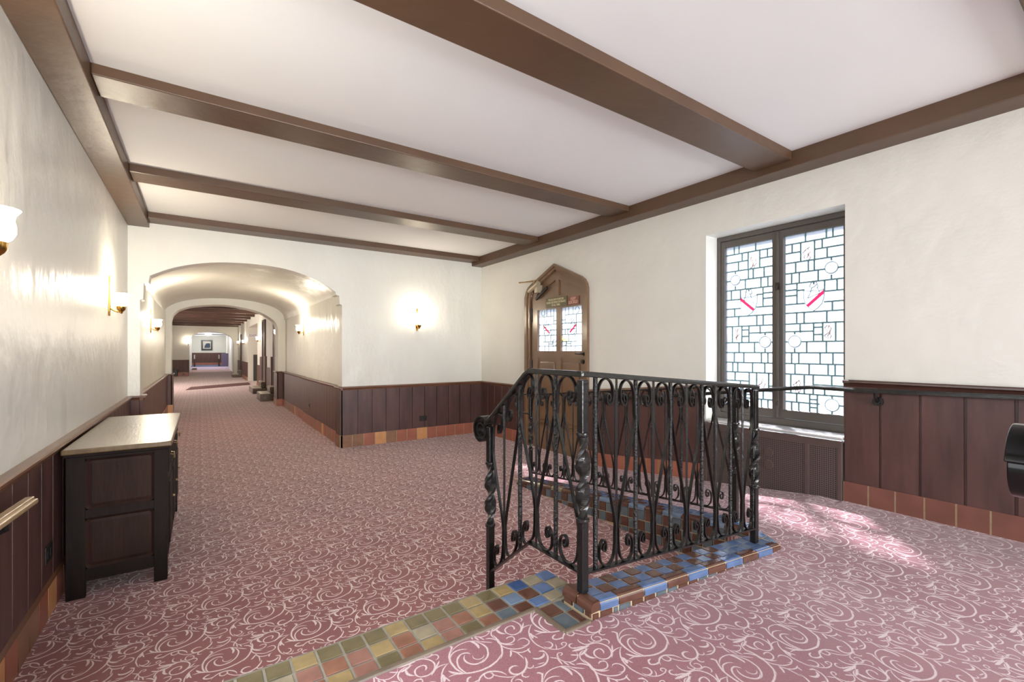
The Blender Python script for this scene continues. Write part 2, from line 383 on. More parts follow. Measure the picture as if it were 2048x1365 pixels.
struct('floor_landing', mb, M['carpet_landing'], 'upper carpeted landing and ramp in front of the iron railing and window', 'floor')

# ------------------------------------------------------------------ ceiling + beams
mb = MB(); mb.box(-.9, 4.1, YB-.2, 6.5, ZC, ZC+.1)
struct('ceiling', mb, M['ceiling'], 'flat off-white ceiling between the brown beams', 'ceiling')
def beam(name, x0, x1, y0, y1, z0, z1, label, m='beam'):
    mb = MB(); mb.box(x0, x1, y0, y1, z0, z1)
    return struct(name, mb, M[m], label, 'ceiling beam', bevel=.006)
beam('ceiling_beam', XL, -.458, YB, YF, ZB, ZC+.02, 'long brown ceiling beam running along the top of the left wall')
beam('ceiling_beam', 3.552, XR+.02, YB, YF, ZB, ZC+.02, 'long brown ceiling beam running along the top of the right wall')
beam('ceiling_beam', -.458, 3.552, 1.57, 1.845, 2.692, ZC+.02, 'brown cross beam nearest the camera, ending above the window')
beam('ceiling_beam', -.458, 3.552, 3.09, 3.345, 2.70, ZC+.02, 'second brown cross beam from the camera')
beam('ceiling_beam', -.458, 3.552, 4.58, 4.845, 2.695, ZC+.02, 'third brown cross beam, above the arched door')
beam('ceiling_beam', -.458, 3.552, 6.06, YF+.02, 2.692, ZC+.02, 'farthest brown cross beam against the arch wall')
beam('ceiling_beam', -.458, 3.552, .08, .347, 2.692, ZC+.02, 'brown cross beam cut off in the top right corner')

# ------------------------------------------------------------------ walls
mb = MB(); wall_cols(mb, 'x', XL-.2, XL, YB, 6.52, -.1, 2.9, [([(.3,2.33),(1.9,2.33)],.9)])  # unseen opening added in this wall to let fill light in
struct('wall_left', mb, M['plaster_rough'], 'rough cream plaster wall on the left with two sconces', 'wall')
doorprof = [(3.9,2.0),(3.915,2.06),(3.96,2.12),(4.447,2.335),(4.93,2.12),(4.97,2.06),(4.985,2.0)]
winprof = [(1.303,2.333),(2.367,2.333)]
fill_light_gap = [(-1.0,2.2),(.0,2.2)]  # unseen opening added beside the camera for a fill light
mb = MB(); wall_cols(mb, 'x', XR, XR+.245, YB, YF+.25, -.1, 2.9, [(doorprof,0),(winprof,.12),(fill_light_gap,.75)])
struct('wall_right', mb, M['plaster'], 'smooth cream plaster wall on the right with the arched door and leaded window', 'wall')
archprof = [(-.538,1.85),(-.512,1.862),(-.506,2.03),(-.466,2.04),(-.458,2.10)] + smooth_prof([(-.454,2.12),(-.235,2.232),(.091,2.32),(.493,2.352),(.891,2.325),(1.226,2.228),(1.481,2.085)],5) + [(1.487,2.045),(1.528,2.035),(1.535,1.925),(1.564,1.915)]
mb = MB(); wall_cols(mb, 'y', YF, YF+.22, XL-.2, XR+.02, -.1, 2.9, [(archprof,0)])
struct('wall_far', mb, M['plaster_rough'], 'uneven cream plaster wall at the end of the room with the wide basket arch', 'wall')
mb = MB(); wall_cols(mb, 'y', YB-.2, YB, XL-.2, XR+.3, -.1, 2.9, [([(.2,2.1),(3.0,2.1)],.4)])  # opening added behind the camera for the rear fill light
struct('wall_near', mb, M['plaster'], 'cream plaster wall behind the camera', 'wall')

# passage beyond the arch: side walls, vault
Y0, Y1 = YF+.22, 11.9
mb = MB()
mb.hexa([(-.9,Y0,-.1),(-.595,Y0,-.1),(-.60,Y1,-.1),(-.9,Y1,-.1),(-.9,Y0,2.1),(-.595,Y0,2.1),(-.60,Y1,2.1),(-.9,Y1,2.1)])
struct('wall_passage_left', mb, M['plaster_rough'], 'cream plaster wall on the left of the vaulted passage', 'wall')
mb = MB()
mb.hexa([(1.60,Y0,-.1),(1.95,Y0,-.1),(1.95,Y1,-.1),(1.655,Y1,-.1),(1.60,Y0,2.1),(1.95,Y0,2.1),(1.95,Y1,2.1),(1.655,Y1,2.1)])
struct('wall_passage_right', mb, M['plaster_rough'], 'cream plaster wall on the right of the vaulted passage', 'wall')
mb = MB(); n = 28; ring = []
for i in range(n+1):
    t = i/n; a = PI*(1-t); ring.append((.5+1.1*math.cos(a)*1.03, 2.03+.43*math.sin(a)**.8 if math.sin(a) > 0 else 2.03))
mb.prism(ring+[(1.9,2.03),(1.9,2.75),(-.9,2.75),(-.9,2.03)], 'y', Y0, Y1)
struct('ceiling_vault', mb, M['plaster_rough'], 'white barrel vault of the passage behind the first arch', 'ceiling', smooth=True)
in_prof = smooth_prof([(-.51,1.93),(-.485,2.036),(-.443,2.10),(-.358,2.175),(-.097,2.268),(.355,2.318),(.734,2.285),(1.13,2.187),(1.386,2.03),(1.47,1.92),(1.501,1.82)],4)
mb = MB(); wall_cols(mb, 'y', Y1, Y1+.5, -2.7, 2.0, -.1, 2.9, [(in_prof,0)])
struct('wall_inner_arch', mb, M['plaster_far'], 'cream wall with the second smaller arch at the end of the vaulted passage', 'wall')

# beamed far room
RX = 1.68; RY0, RY1 = Y1+.5, 28.9
mb = MB(); wall_cols(mb, 'x', RX, RX+.2, RY0, RY1, -.1, 2.9, [([(18.55,2.3),(22.45,2.3)],0)])
mb.box(RX+.2, 2.6, 22.45, 22.65, -.1, 2.9); mb.box(RX+.2, 2.6, 18.35, 18.55, -.1, 2.9); mb.box(2.6, 2.8, 18.3, 22.7, -.1, 2.9)
mb.box(RX+.2, 2.6, 18.55, 22.45, 2.3, 2.5)
struct('wall_room_right', mb, M['plaster_far'], 'cream wall with pilasters, dark doors and steps along the far room', 'wall')
mb = MB(); wall_cols(mb, 'x', -2.7, -2.5, RY0, RY1, -.1, 2.9, [([(17.0,2.3),(21.8,2.3)],.3)])
struct('wall_room_left', mb, M['plaster_far'], 'cream wall on the left side of the far beamed room', 'wall')
mb = MB(); mb.box(-2.7, 2.0, RY0, RY1, 2.74, 2.85)
struct('ceiling_far_room', mb, M['ceiling'], 'pale ceiling above the dark joists of the far room', 'ceiling')
for i, y in enumerate((12.9,14.6,16.3,18.0,19.5,21.2,22.9,24.7,26.6,28.4)):
    beam('ceiling_joist', -2.5, RX, y, y+.22, 2.58, 2.76,
         ('dark brown joist nearest the second arch in the far room' if i == 0 else 'dark brown joist against the end wall of the far room' if i == 9 else '%s dark brown joist from the second arch, in the far room' % ('second','third','fourth','fifth','sixth','seventh','eighth','ninth')[i-1]), 'beam_far')
f2 = smooth_prof([(-.48,1.62),(-.44,1.9),(-.3,2.13),(-.08,2.24),(.25,2.31),(.6,2.32),(1.046,2.22),(1.38,2.0),(1.5,1.62)],4)
mb = MB(); wall_cols(mb, 'y', RY1, RY1+.35, -2.7, 2.3, -.1, 2.9, [(f2,0)])
struct('wall_room_end', mb, M['plaster_far'], 'cream end wall of the far room with a third small arch', 'wall')
mb = MB(); mb.box(-.75, -.55, RY1+.35, 43.2, -.1, 2.6); mb.box(1.66, 1.9, RY1+.35, 43.2, -.1, 2.6); mb.box(-.75, 1.9, 43.0, 43.2, -.1, 2.6)
struct('wall_alcove', mb, M['plaster_far'], 'cream walls of the alcove with a framed picture at the very end', 'wall')
mb = MB(); mb.box(-.75, 1.9, RY1+.35, 43.2, 2.45, 2.6)
struct('ceiling_alcove', mb, M['ceiling'], 'pale ceiling of the end alcove', 'ceiling')
mb = MB(); mb.box(-.56, 1.67, 38.5, 38.56, 0, .17); mb.box(-.56, 1.67, 37.6, 37.66, -.05, .10)
mb.box(-.56, 1.67, 37.66, 38.56, .0, .10)
struct('trim_1', mb, M['riser'], 'pale step edge below the blue carpet at the end of the hall', 'step')
mb = MB(); mb.box(-.56, 1.67, 38.56, 43.0, .1, .18)
struct('floor_alcove', mb, M['bluecarpet'], 'blue carpet on the raised alcove floor at the end of the hall', 'floor')
mb = MB(); mb.box(-.55, 1.66, 42.95, 43.0, .18, 1.14); 
struct('trim_2', mb, M['panel_far'], 'dark panelling across the end wall under the picture', 'panelling')
mb = MB(); mb.box(-.55, 1.66, 42.9, 42.95, .18, .36)
struct('baseboard_alcove', mb, M['terra'], 'terracotta tile base under the panelling at the very end', 'baseboard')
mb = MB(); mb.box(1.25, 1.66, 38.6, 39.0, .18, 1.12)
struct('trim_3', mb, mat('violet_grey_board', lin(112,100,128), .5), 'violet-grey panel at the right of the end alcove', 'panelling')

# ------------------------------------------------------------------ wainscot boards, caps, tile bases
def boards(mb, ax, face, back, a0, a1, zlo, zhi, pitch=.195, gap=.006, start=None, m=0):
    """vertical boards; ax = axis of the wall normal; zlo/zhi functions of position"""
    def pt(p, a, z): return (p, a, z) if ax == 'x' else (a, p, z)
    a = a0; cuts = [a0]
    s = a0+pitch if start is None else start
    while s < a1-.03: cuts.append(s); s += pitch
    cuts.append(a1)
    d = 1 if face > back else -1
    for l, r in zip(cuts, cuts[1:]):
        l2, r2 = l+gap/2, r-gap/2
        mb.hexa([pt(back,l2,zlo(l2)),pt(back,r2,zlo(r2)),pt(face-d*.004,r2,zlo(r2)),pt(face-d*.004,l2,zlo(l2)),pt(back,l2,zhi(l2)),pt(back,r2,zhi(r2)),pt(face-d*.004,r2,zhi(r2)),pt(face-d*.004,l2,zhi(l2))], m)
        b = .0015
        mb.hexa([pt(face-d*.004,l2,zlo(l2)),pt(face-d*.004,r2,zlo(r2)),pt(face,r2-b,zlo(r2)),pt(face,l2+b,zlo(l2)),pt(face-d*.004,l2,zhi(l2)),pt(face-d*.004,r2,zhi(r2)),pt(face,r2-b,zhi(r2)),pt(face,l2+b,zhi(l2))], m)
    mb.hexa([pt(back,a0,zlo(a0)),pt(back,a1,zlo(a1)),pt(face-d*.012,a1,zlo(a1)),pt(face-d*.012,a0,zlo(a0)),pt(back,a0,zhi(a0)),pt(back,a1,zhi(a1)),pt(face-d*.012,a1,zhi(a1)),pt(face-d*.012,a0,zhi(a0))], m)
def cap(mb, ax, wall, d, a0, a1, zt, m=0):
    """moulded cap: rounded nosing + small cove under it, zt function"""
    def pt(o, a, z): return (wall+d*o, a, z) if ax == 'x' else (a, wall+d*o, z)
    prof = [(0,0),(.040,0),(.047,-.006),(.048,-.016),(.042,-.022),(.034,-.024),(.030,-.034),(.026,-.046),(0,-.046)]
    n = len(prof)
    mb.add([pt(o,a0,zt(a0)+z) for o,z in prof]+[pt(o,a1,zt(a1)+z) for o,z in prof],
           [tuple(range(n)), tuple(range(2*n-1,n-1,-1))]+[(i,(i+1)%n,n+(i+1)%n,n+i) for i in range(n)], m)
def tilebase(mb, ax, wall, d, a0, a1, zlo, zhi, pitch=.147, th=.034, start=None, pick=None):
    """row of tiles (slots 0..2) on a grout backing (slot 3)"""
    def pt(o, a, z): return (wall+d*o, a, z) if ax == 'x' else (a, wall+d*o, z)
    def blk(l, r, o0, o1, zl, zh, m):
        mb.hexa([pt(o0,l,zl(l)),pt(o0,r,zl(r)),pt(o1,r,zl(r)),pt(o1,l,zl(l)),pt(o0,l,zh(l)),pt(o0,r,zh(r)),pt(o1,r,zh(r)),pt(o1,l,zh(l))], m)
    blk(a0, a1, 0, th-.003, zlo, lambda a: zhi(a)-.002, 3)
    cuts = [a0]; s = a0+pitch if start is None else start
    while s < a1-.02: cuts.append(s); s += pitch
    cuts.append(a1); i = 0
    for l, r in zip(cuts, cuts[1:]):
        blk(l+.0045, r-.0045, .001, th, zlo, zhi, pick(i) if pick else random.choice((0,0,0,0,1,1,2))); i += 1
TB = [M['terra'], M['terra_brown'], M['terra_gold'], M['grout']]
TBD = [M['terra_dull'], M['terra_dull'], M['terra_dull'], M['grout']]
k0 = lambda a: 0
kb = lambda a: .165
kc = lambda a: CAPZ-.03
kt = lambda a: CAPZ

# left wall (lower hall)
mb = MB(); boards(mb, 'x', XL+.026, XL, 1.7, YF, lambda a: .16, kc, .2, start=2.0)
struct('trim_4', mb, M['panel'], 'dark stained board wainscot along the left wall behind the chest', 'wainscot')
mb = MB(); cap(mb, 'x', XL, 1, 1.7, YF, kt)
struct('trim_5', mb, M['cap'], 'brown moulded cap on the left wainscot', 'wainscot cap', smooth=True)
mb = MB(); tilebase(mb, 'x', XL, 1, 1.9, YF, k0, lambda a: .15, pick=lambda i: (1,0,0,2,0,1,1,0,2,0)[i % 10])
mb.hexa([(XL,1.9,.15),(XL,YF,.15),(XL+.034,YF,.15),(XL+.034,1.9,.15),(XL,1.9,.185),(XL,YF,.185),(XL+.022,YF,.185),(XL+.022,1.9,.185)], 4)
struct('baseboard_left', mb, TB+[M['cap']], 'terracotta and gold tile base with brown ledge along the left wall', 'baseboard')
# small front face of the left pier
mb = MB(); boards(mb, 'y', YF-.02, YF, XL+.02, -.538, lambda a: .16, kc); boards(mb, 'x', -.512, -.538, YF-.02, YF+.22, lambda a: .16, kc)
struct('trim_6', mb, M['panel_far'], 'narrow dark board facing on the left foot of the arch', 'wainscot')
mb = MB(); cap(mb, 'y', YF, -1, XL+.02, -.49, kt); cap(mb, 'x', -.538, 1, YF-.045, YF+.22, kt)
struct('trim_7', mb, M['cap'], 'brown cap on the left foot of the arch', 'wainscot cap', smooth=True)
# far wall
mb = MB(); boards(mb, 'y', YF-.026, YF, 1.546, XR, kb, kc, .195, start=1.766)
boards(mb, 'x', 1.538, 1.564, YF-.026, YF+.22, kb, kc, .1)
struct('trim_8', mb, M['panel'], 'dark board wainscot across the arch wall below the sconce', 'wainscot')
mb = MB(); cap(mb, 'y', YF, -1, 1.516, XR, kt); cap(mb, 'x', 1.564, -1, YF-.048, YF+.24, kt)
struct('trim_9', mb, M['cap'], 'brown moulded cap on the arch wall wainscot', 'wainscot cap', smooth=True)
mb = MB(); tilebase(mb, 'y', YF, -1, 1.535, XR, k0, kb, .155, pick=lambda i: (1,1,0,2,1,0,0,2,0,0,0,0,0,0,0)[i % 15])
tilebase(mb, 'x', 1.564, -1, YF-.034, YF+.22, k0, kb, .1, pick=lambda i: 1)
struct('baseboard_far', mb, TB, 'mixed terracotta tile base along the arch wall', 'baseboard')
# passage right & left
mb = MB(); boards(mb, 'x', 1.575, 1.60, Y0, 9.2, kb, kc, .18); boards(mb, 'x', 1.60, 1.625, 9.2, Y1, kb, kc, .18)
boards(mb, 'y', Y1-.03, Y1, 1.475, 1.66, kb, kc, .2); boards(mb, 'x', 1.475, 1.501, Y1-.03, Y1+.5, kb, kc, .2)
struct('trim_10', mb, M['panel_far'], 'red-brown narrow board wainscot on the right side of the passage', 'wainscot')
mb = MB(); cap(mb, 'x', 1.60, -1, Y0, 9.2, kt); cap(mb, 'x', 1.625, -1, 9.2, Y1, kt); cap(mb, 'y', Y1, -1, 1.46, 1.66, kt); cap(mb, 'x', 1.501, -1, Y1-.03, Y1+.5, kt)
struct('trim_11', mb, M['cap'], 'brown cap on the right wainscot of the passage', 'wainscot cap', smooth=True)
mb = MB(); tilebase(mb, 'x', 1.60, -1, Y0, 9.2, k0, kb, .15); tilebase(mb, 'x', 1.625, -1, 9.2, Y1, k0, kb, .15)
tilebase(mb, 'y', Y1-.005, -1, 1.46, 1.66, k0, kb, .15); tilebase(mb, 'x', 1.501, -1, Y1-.03, Y1+.5, k0, kb, .15)
struct('baseboard_passage_right', mb, TB, 'terracotta tile base on the right side of the passage', 'baseboard')
mb = MB(); boards(mb, 'x', -.57, -.595, Y0, Y1, kb, kc, .2); boards(mb, 'y', Y1-.03, Y1, -.6, -.49, kb, kc, .2); boards(mb, 'x', -.484, -.51, Y1-.03, Y1+.5, kb, kc, .2)
struct('trim_12', mb, M['panel_far'], 'red-brown board wainscot on the left side of the passage', 'wainscot')
mb = MB(); cap(mb, 'x', -.595, 1, Y0, Y1, kt); cap(mb, 'y', Y1, -1, -.6, -.47, kt); cap(mb, 'x', -.51, 1, Y1-.03, Y1+.5, kt)
struct('trim_13', mb, M['cap'], 'brown cap on the left wainscot of the passage', 'wainscot cap', smooth=True)
mb = MB(); tilebase(mb, 'x', -.595, 1, Y0, Y1, k0, kb, .15); tilebase(mb, 'y', Y1-.005, -1, -.6, -.476, k0, kb, .15); tilebase(mb, 'x', -.51, 1, Y1-.03, Y1+.5, k0, kb, .15)
struct('baseboard_passage_left', mb, TB, 'terracotta tile base on the left side of the passage', 'baseboard')
# right wall: near level section, sloping section, corner section
def capR(y):
    if y < 1.31: return 1.098
    if y < 3.72: return .995-(y-2.37)*.1
    return .816
zr1 = lambda a: zfront(3.7)
mb = MB(); boards(mb, 'x', XR-.026, XR, YB, 1.303, lambda a: .38, lambda a: 1.06,   .2027, .013, start=1.096-.2027*25)
struct('trim_14', mb, M['panel'], 'broad dark boards on the right wall between the window and the picture edge', 'wainscot')
mb = MB(); cap(mb, 'x', XR, -1, YB, 1.303, lambda a: 1.098)
struct('trim_15', mb, mat('dark_cap_moulding', lin(70,44,36), .3, var=.2, vscale=6), 'dark moulded cap on the right wall next to the window', 'wainscot cap', smooth=True)
mb = MB(); tilebase(mb, 'x', XR, -1, YB, 1.303, lambda a: .2, lambda a: .39, .1435, start=1.158-.1435*37)
struct('baseboard_right', mb, TBD, 'dull red tile base with pale joints on the right wall', 'baseboard')
rl = lambda a: zback(a)-.02
rh = lambda a: zback(a)+.145
mb = MB(); boards(mb, 'x', XR-.026, XR, 2.40, 3.84, lambda a: zback(a)+.14, lambda a: capR(a)-.03 if a < 3.72 else .83, .195)
struct('trim_16', mb, M['panel'], 'dark board wainscot sloping down between the window and the arched door', 'wainscot')
mb = MB(); cap(mb, 'x', XR, -1, 2.40, 3.84, lambda a: .995-(a-2.37)*.1)
struct('trim_17', mb, M['cap'], 'sloping brown cap between window and arched door', 'wainscot cap', smooth=True)
mb = MB(); tilebase(mb, 'x', XR, -1, 2.40, 3.60, rl, rh, .15, pick=lambda i: 0); tilebase(mb, 'x', XR, -1, 3.6, 3.84, k0, lambda a: .145, .15, pick=lambda i: 0)
struct('baseboard_ramp', mb, TB, 'sloping terracotta tile base behind the railing', 'baseboard')
mb = MB(); boards(mb, 'x', XR-.026, XR, 5.085, YF-.02, kb, kc, .195)
struct('trim_18', mb, M['panel'], 'dark board wainscot between the arched door and the corner', 'wainscot')
mb = MB(); cap(mb, 'x', XR, -1, 5.085, YF, kt)
struct('trim_19', mb, M['cap'], 'brown cap between the arched door and the corner', 'wainscot cap', smooth=True)
mb = MB(); tilebase(mb, 'x', XR, -1, 5.085, YF, k0, kb, .15, pick=lambda i: 0)
struct('baseboard_corner', mb, TB, 'red terracotta tile base between the arched door and the corner', 'baseboard')
# far room right wall
mb = MB()
def fb(y0, y1, zt=.8): boards(mb, 'x', RX-.02, RX, y0, y1, kb, lambda a: zt, .3)
fb(RY0,13.5,.8); fb(14.45,15.8,.8); fb(16.6,18.5); fb(22.5,25.6); fb(26.5,28.8)
mb.box(RX-.05, RX, 13.35, 13.6, .2, 1.13); mb.box(RX-.05, RX, 14.3, 14.5, .2, 1.13); mb.box(RX-.05, RX, 15.75, 16.0, .2, 1.13); mb.box(RX-.05, RX, 16.65, 17.25, .2, 1.1); mb.box(RX-.04, RX, 26.45, 26.7, .2, 1.1)
struct('trim_20', mb, M['panel_far'], 'red-brown wainscot stepping up around the doors of the far room', 'wainscot')
mb = MB(); tilebase(mb, 'x', RX, -1, 16.9, 18.5, k0, kb, .15); tilebase(mb, 'x', RX, -1, 22.5, 25.4, k0, kb, .15); tilebase(mb, 'x', RX, -1, 26.6, 28.9, k0, kb, .15)
struct('baseboard_room_right', mb, TB, 'terracotta tile base along the right wall of the far room', 'baseboard')
mb = MB(); boards(mb, 'y', RY1-.03, RY1, -2.4, -.48, kb, lambda a: .83, .3)
struct('trim_21', mb, M['panel_far'], 'dark wainscot left of the third arch at the end of the far room', 'wainscot')
mb = MB(); tilebase(mb, 'y', RY1, -1, -1.0, -.48, k0, kb, .5, pick=lambda i: 0)
struct('baseboard_room_end', mb, TB, 'terracotta base left of the third arch', 'baseboard')
mb = MB(); mb.box(RX+.2, 2.6, 22.4, 22.45, 0, 1.13)
struct('trim_22', mb, M['green'], 'wainscot inside the side opening of the far room, its shadow painted dark grey-green', 'panelling')

# ------------------------------------------------------------------ tiled step at the landing edge
rt = thing('tiled_step', (0,1.46,0), 'step edge paved with worn olive, terracotta and blue square tiles leading to the railing', 'step')
def tile(mb, x0, x1, y0, y1, z, col, g=.004, h=.0035):
    a = .0025
    x0 += g; x1 -= g; y0 += g; y1 -= g
    lo = [(x0,y0,z),(x1,y0,z),(x1,y1,z),(x0,y1,z)]; hi = [(x0+a,y0+a,z+h),(x1-a,y0+a,z+h),(x1-a,y1-a,z+h),(x0+a,y1-a,z+h)]
    mb.hexa(lo+hi, TN.index(col))
mb = MB(); mb.box(-.62, 1.268, 1.35, 1.572, 0, .326); mb.box(1.03, 1.1545, 1.176, 1.35, 0, .326); mb.box(-.62, 1.268, 1.572, 1.85, 0, .16)
obj('bed', mb, M['grout_grey'], rt)
mb = MB(); p = .074
rowA = ['blue','tan','deep','gold','olive','gold']; rowB = ['tan','blue','brown','greyblue','brown','gold']; rowC = ['slate','tan','blue','brown','slate','terra']
for i in range(26):
    x1 = 1.268-i*p; x0 = max(x1-p, -.62)
    if x1 < -.6: break
    A = rowA[i] if i < 6 else ('olive','gold','olive','olive')[i % 4]
    B = rowB[i] if i < 6 else ('terra','pink','tan','terra','gold','pink')[i % 6]
    Cc = rowC[i] if i < 6 else ('gold','terra','olive','pink')[i % 4]
    tile(mb, x0, x1, 1.498, 1.572, .327, A); tile(mb, x0, x1, 1.424, 1.498, .327, B); tile(mb, x0, x1, 1.362, 1.424, .327, Cc)
tile(mb, 1.045, 1.118, 1.278, 1.352, .327, 'brown'); tile(mb, 1.118, 1.155, 1.278, 1.352, .327, 'slate')
tile(mb, 1.045, 1.118, 1.19, 1.278, .327, 'slate'); tile(mb, 1.118, 1.155, 1.19, 1.278, .327, 'brown')
obj('tiles', mb, TM, rt); mb = MB()
for i in range(26):
    x1 = 1.268-i*p; x0 = max(x1-p, -.62)
    if x1 < -.6: break
    for j in range(3): tile(mb, x0, x1, 1.605+j*.08, 1.605+j*.08+.08, .158, random.choice(('olive','terra','tan','pink','slate')))
obj('tread_tiles', mb, TM, rt)
mb = MB()
for pth in ([(-.62,1.352,.328),(1.036,1.352,.328)], [(1.036,1.36,.328),(1.036,1.182,.328)], [(1.03,1.182,.328),(1.152,1.182,.328)]):
    mb.ribbon(pth, (0,1,0) if pth[0][1] == pth[1][1] else (1,0,0), .022, .02)
o = obj('edging', mb, mat('worn_bullnose_edging', lin(98,84,70), .5, var=.2, vscale=14), rt, bevel=.008); o['label'] = 'dark worn bullnose edging'

# ------------------------------------------------------------------ tiled curb (L shaped, under the railings)
rc = thing('tiled_curb', (1.17,1.25,.2), 'low L-shaped curb of checkered blue and brown glazed tiles under the railings', 'curb')
zt1 = lambda x: .388-.086*(x-1.17)
def zt2(y): return .29 if y < 1.46 else .29-(y-1.46)*.1085
XE = 2.545; XI = 2.53; XO = 2.68; YE = 3.6
mb = MB()
def hx(x0,x1,y0,y1,zl,z00,z10,z11,z01,m=0): mb.hexa([(x0,y0,zl),(x1,y0,zl),(x1,y1,zl),(x0,y1,zl),(x0,y0,z00),(x1,y0,z10),(x1,y1,z11),(x0,y1,z01)],m)
e = .004
hx(1.162, XI, 1.182, 1.336, 0, zt1(1.162)-e, zt1(XI)-e, zt1(XI)-e, zt1(1.162)-e)
mb.hexa([(XI,1.182,0),(XE,1.182,0),(XO,1.46,0),(XI,1.46,0),(XI,1.182,zt1(XI)-e),(XE,1.182,zt1(XI)-e),(XO,1.46,zt2(1.46)-e),(XI,1.46,zt2(1.46)-e)])
hx(XI+.004, XO-.003, 1.46, YE, 0, zt2(1.46)-e, zt2(1.46)-e, zt2(YE)-e, zt2(YE)-e)
obj('bed', mb, M['grout'], rc)
mb = MB(); cb = lambda k: 'brown' if k % 2 else 'blue'
def qtile(pts, nrm, col, g=.0035, h=.005, mm=None):
    P = [Vector(q) for q in pts]; c = sum(P, Vector())/4; n_ = Vector(nrm)
    def ins(q, d):
        v = q-c; L_ = v.length
        return c+v*max(0,(L_-d*1.4)/L_)
    lo = [ins(q,g) - n_*.001 for q in P]; hi = [ins(q,g+.0018)+n_*h for q in P]
    mb.hexa(lo+hi, TN.index(col))
pw = .0725
i = 0; x = 1.195
while x < XI-.01:
    x1 = min(x+pw, XI)
    for j,(ya,yb) in enumerate(((1.222,1.279),(1.279,1.336))):
        c_ = ('blue','brown')[(i+j) % 2]
        if x > 2.1: c_ = ('blue','greyblue')[(i+j) % 2]
        qtile([(x,ya,zt1(x)-.003),(x1,ya,zt1(x1)-.003),(x1,yb,zt1(x1)-.003),(x,yb,zt1(x)-.003)], (0,0,1), c_, h=.003)
    x = x1; i += 1
# corner tiles
for k,(ya,yb) in enumerate(((1.2,1.27),(1.27,1.34),(1.34,1.40),(1.40,1.46))):
    xo0 = XE+(ya-1.182)*.485; xo1 = XE+(yb-1.182)*.485
    zA = zt1(XI)-.003+(ya-1.182)/.278*(.29-zt1(XI)); zB = zt1(XI)-.003+(yb-1.182)/.278*(.29-zt1(XI)); xm0 = XI
    qtile([(xm0,ya,zA),(xo0,ya,zA),(xo1,yb,zB),(xm0,yb,zB)], (0,0,1), ('greyblue','blue')[k % 2], h=.003)
# bullnose pieces along the front (profile in Y,z), alternating colours
def bull(p0, p1, inward, z0, z1, col, h=.034, w=.043):
    """quarter-round nosing between p0 and p1; inward = unit vector into the curb"""
    iv = Vector((inward[0],inward[1],0)); d = (Vector((p1[0],p1[1],0))-Vector((p0[0],p0[1],0))).normalized()*.003
    prof = [(w,0)]+[(.02-.02*math.sin(t*PI/2), -.02+.02*math.cos(t*PI/2)) for t in (0,.25,.5,.75,1)]+[(0,-h),(w,-h)]
    n = len(prof)
    A_ = [Vector((p0[0],p0[1],z0))+d+iv*o_+Vector((0,0,q)) for o_,q in prof]; B_ = [Vector((p1[0],p1[1],z1))-d+iv*o_+Vector((0,0,q)) for o_,q in prof]
    mb.add(A_+B_, [tuple(range(n)), tuple(range(2*n-1,n-1,-1))]+[(k,(k+1)%n,n+(k+1)%n,n+k) for k in range(n)], TN.index(col))
i = 0; x = 1.197
while x < XE-.01:
    x1 = min(x+(.145 if i else .10), XE)
    bull((x,1.177), (x1,1.177), (0,1), zt1(x)+.001, zt1(x1)+.001, ('blue','brown')[i % 2])
    k = 0; xx = x
    while xx < x1-.01:
        xb = min(xx+.0725, x1); zf0, zf1 = zfront(xx)-.02, zfront(xb)-.02
        qtile([(xx,1.183,zf0),(xb,1.183,zf1),(xb,1.183,zt1(xb)-.034),(xx,1.183,zt1(xx)-.034)], (0,-1,0), ('brown','slate')[(k+1) % 2 if i % 2 else k % 2], h=.004)
        xx = xb; k += 1
    x = x1; i += 1
# left end
bull((1.153,1.258), (1.153,1.175), (1,0), zt1(1.16)+.001, zt1(1.16)+.001, 'brown'); bull((1.153,1.338), (1.153,1.258), (1,0), zt1(1.16)+.001, zt1(1.16)+.001, 'brown')
qtile([(1.160,1.183,.31),(1.197,1.183,.31),(1.197,1.183,zt1(1.197)-.034),(1.160,1.183,zt1(1.16)-.034)], (0,-1,0), 'brown', h=.004)
for ya, yb, c_ in ((1.183,1.22,'brown'),(1.22,1.28,'slate'),(1.28,1.336,'brown')):
    qtile([(1.160,ya,.333),(1.160,yb,.333),(1.160,yb,zt1(1.16)-.034),(1.160,ya,zt1(1.16)-.034)], (-1,0,0), c_, h=.004)
# back leg: top tiles, inner nosing and the tall checkered inner face
y = 1.46; i = 0
while y < YE-.01:
    y1 = min(y+pw, YE)
    for j,(xa,xb) in enumerate(((XI+.042,XI+.096),(XI+.096,XO))):
        qtile([(xa,y,zt2(y)-.003),(xb,y,zt2(y)-.003),(xb,y1,zt2(y1)-.003),(xa,y1,zt2(y1)-.003)], (0,0,1), ('blue','brown')[(i+j) % 2] if y > 1.9 else ('blue','greyblue')[(i+j) % 2], h=.003)
    y = y1; i += 1
y = 1.338; i = 0
while y < YE-.01:
    y1 = min(y+pw*2, YE)
    bull((XI-.006,y), (XI-.006,y1), (1,0), zt2(y)+.001, zt2(y1)+.001, ('brown','tan')[i % 2] if y > 2.6 else ('brown','greyblue')[i % 2], h=.030)
    k = 0; yy = y
    while yy < y1-.01:
        yb = min(yy+pw, y1)
        for r_ in range(5):
            zA, zB = zt2(yy)-.03-r_*pw, zt2(yb)-.03-r_*pw
            lA, lB = max(0,zA-pw), max(0,zB-pw)
            if zA <= .012 or zB <= .012: break
            qtile([(XI,yy,lA),(XI,yb,lB),(XI,yb,zB),(XI,yy,zA)], (-1,0,0), ('slate','brown')[(k+r_+ (i % 2)*0) % 2] , h=.004)
        yy = yb; k += 1
    y = y1; i += 1
obj('tiles', mb, TM, rc)

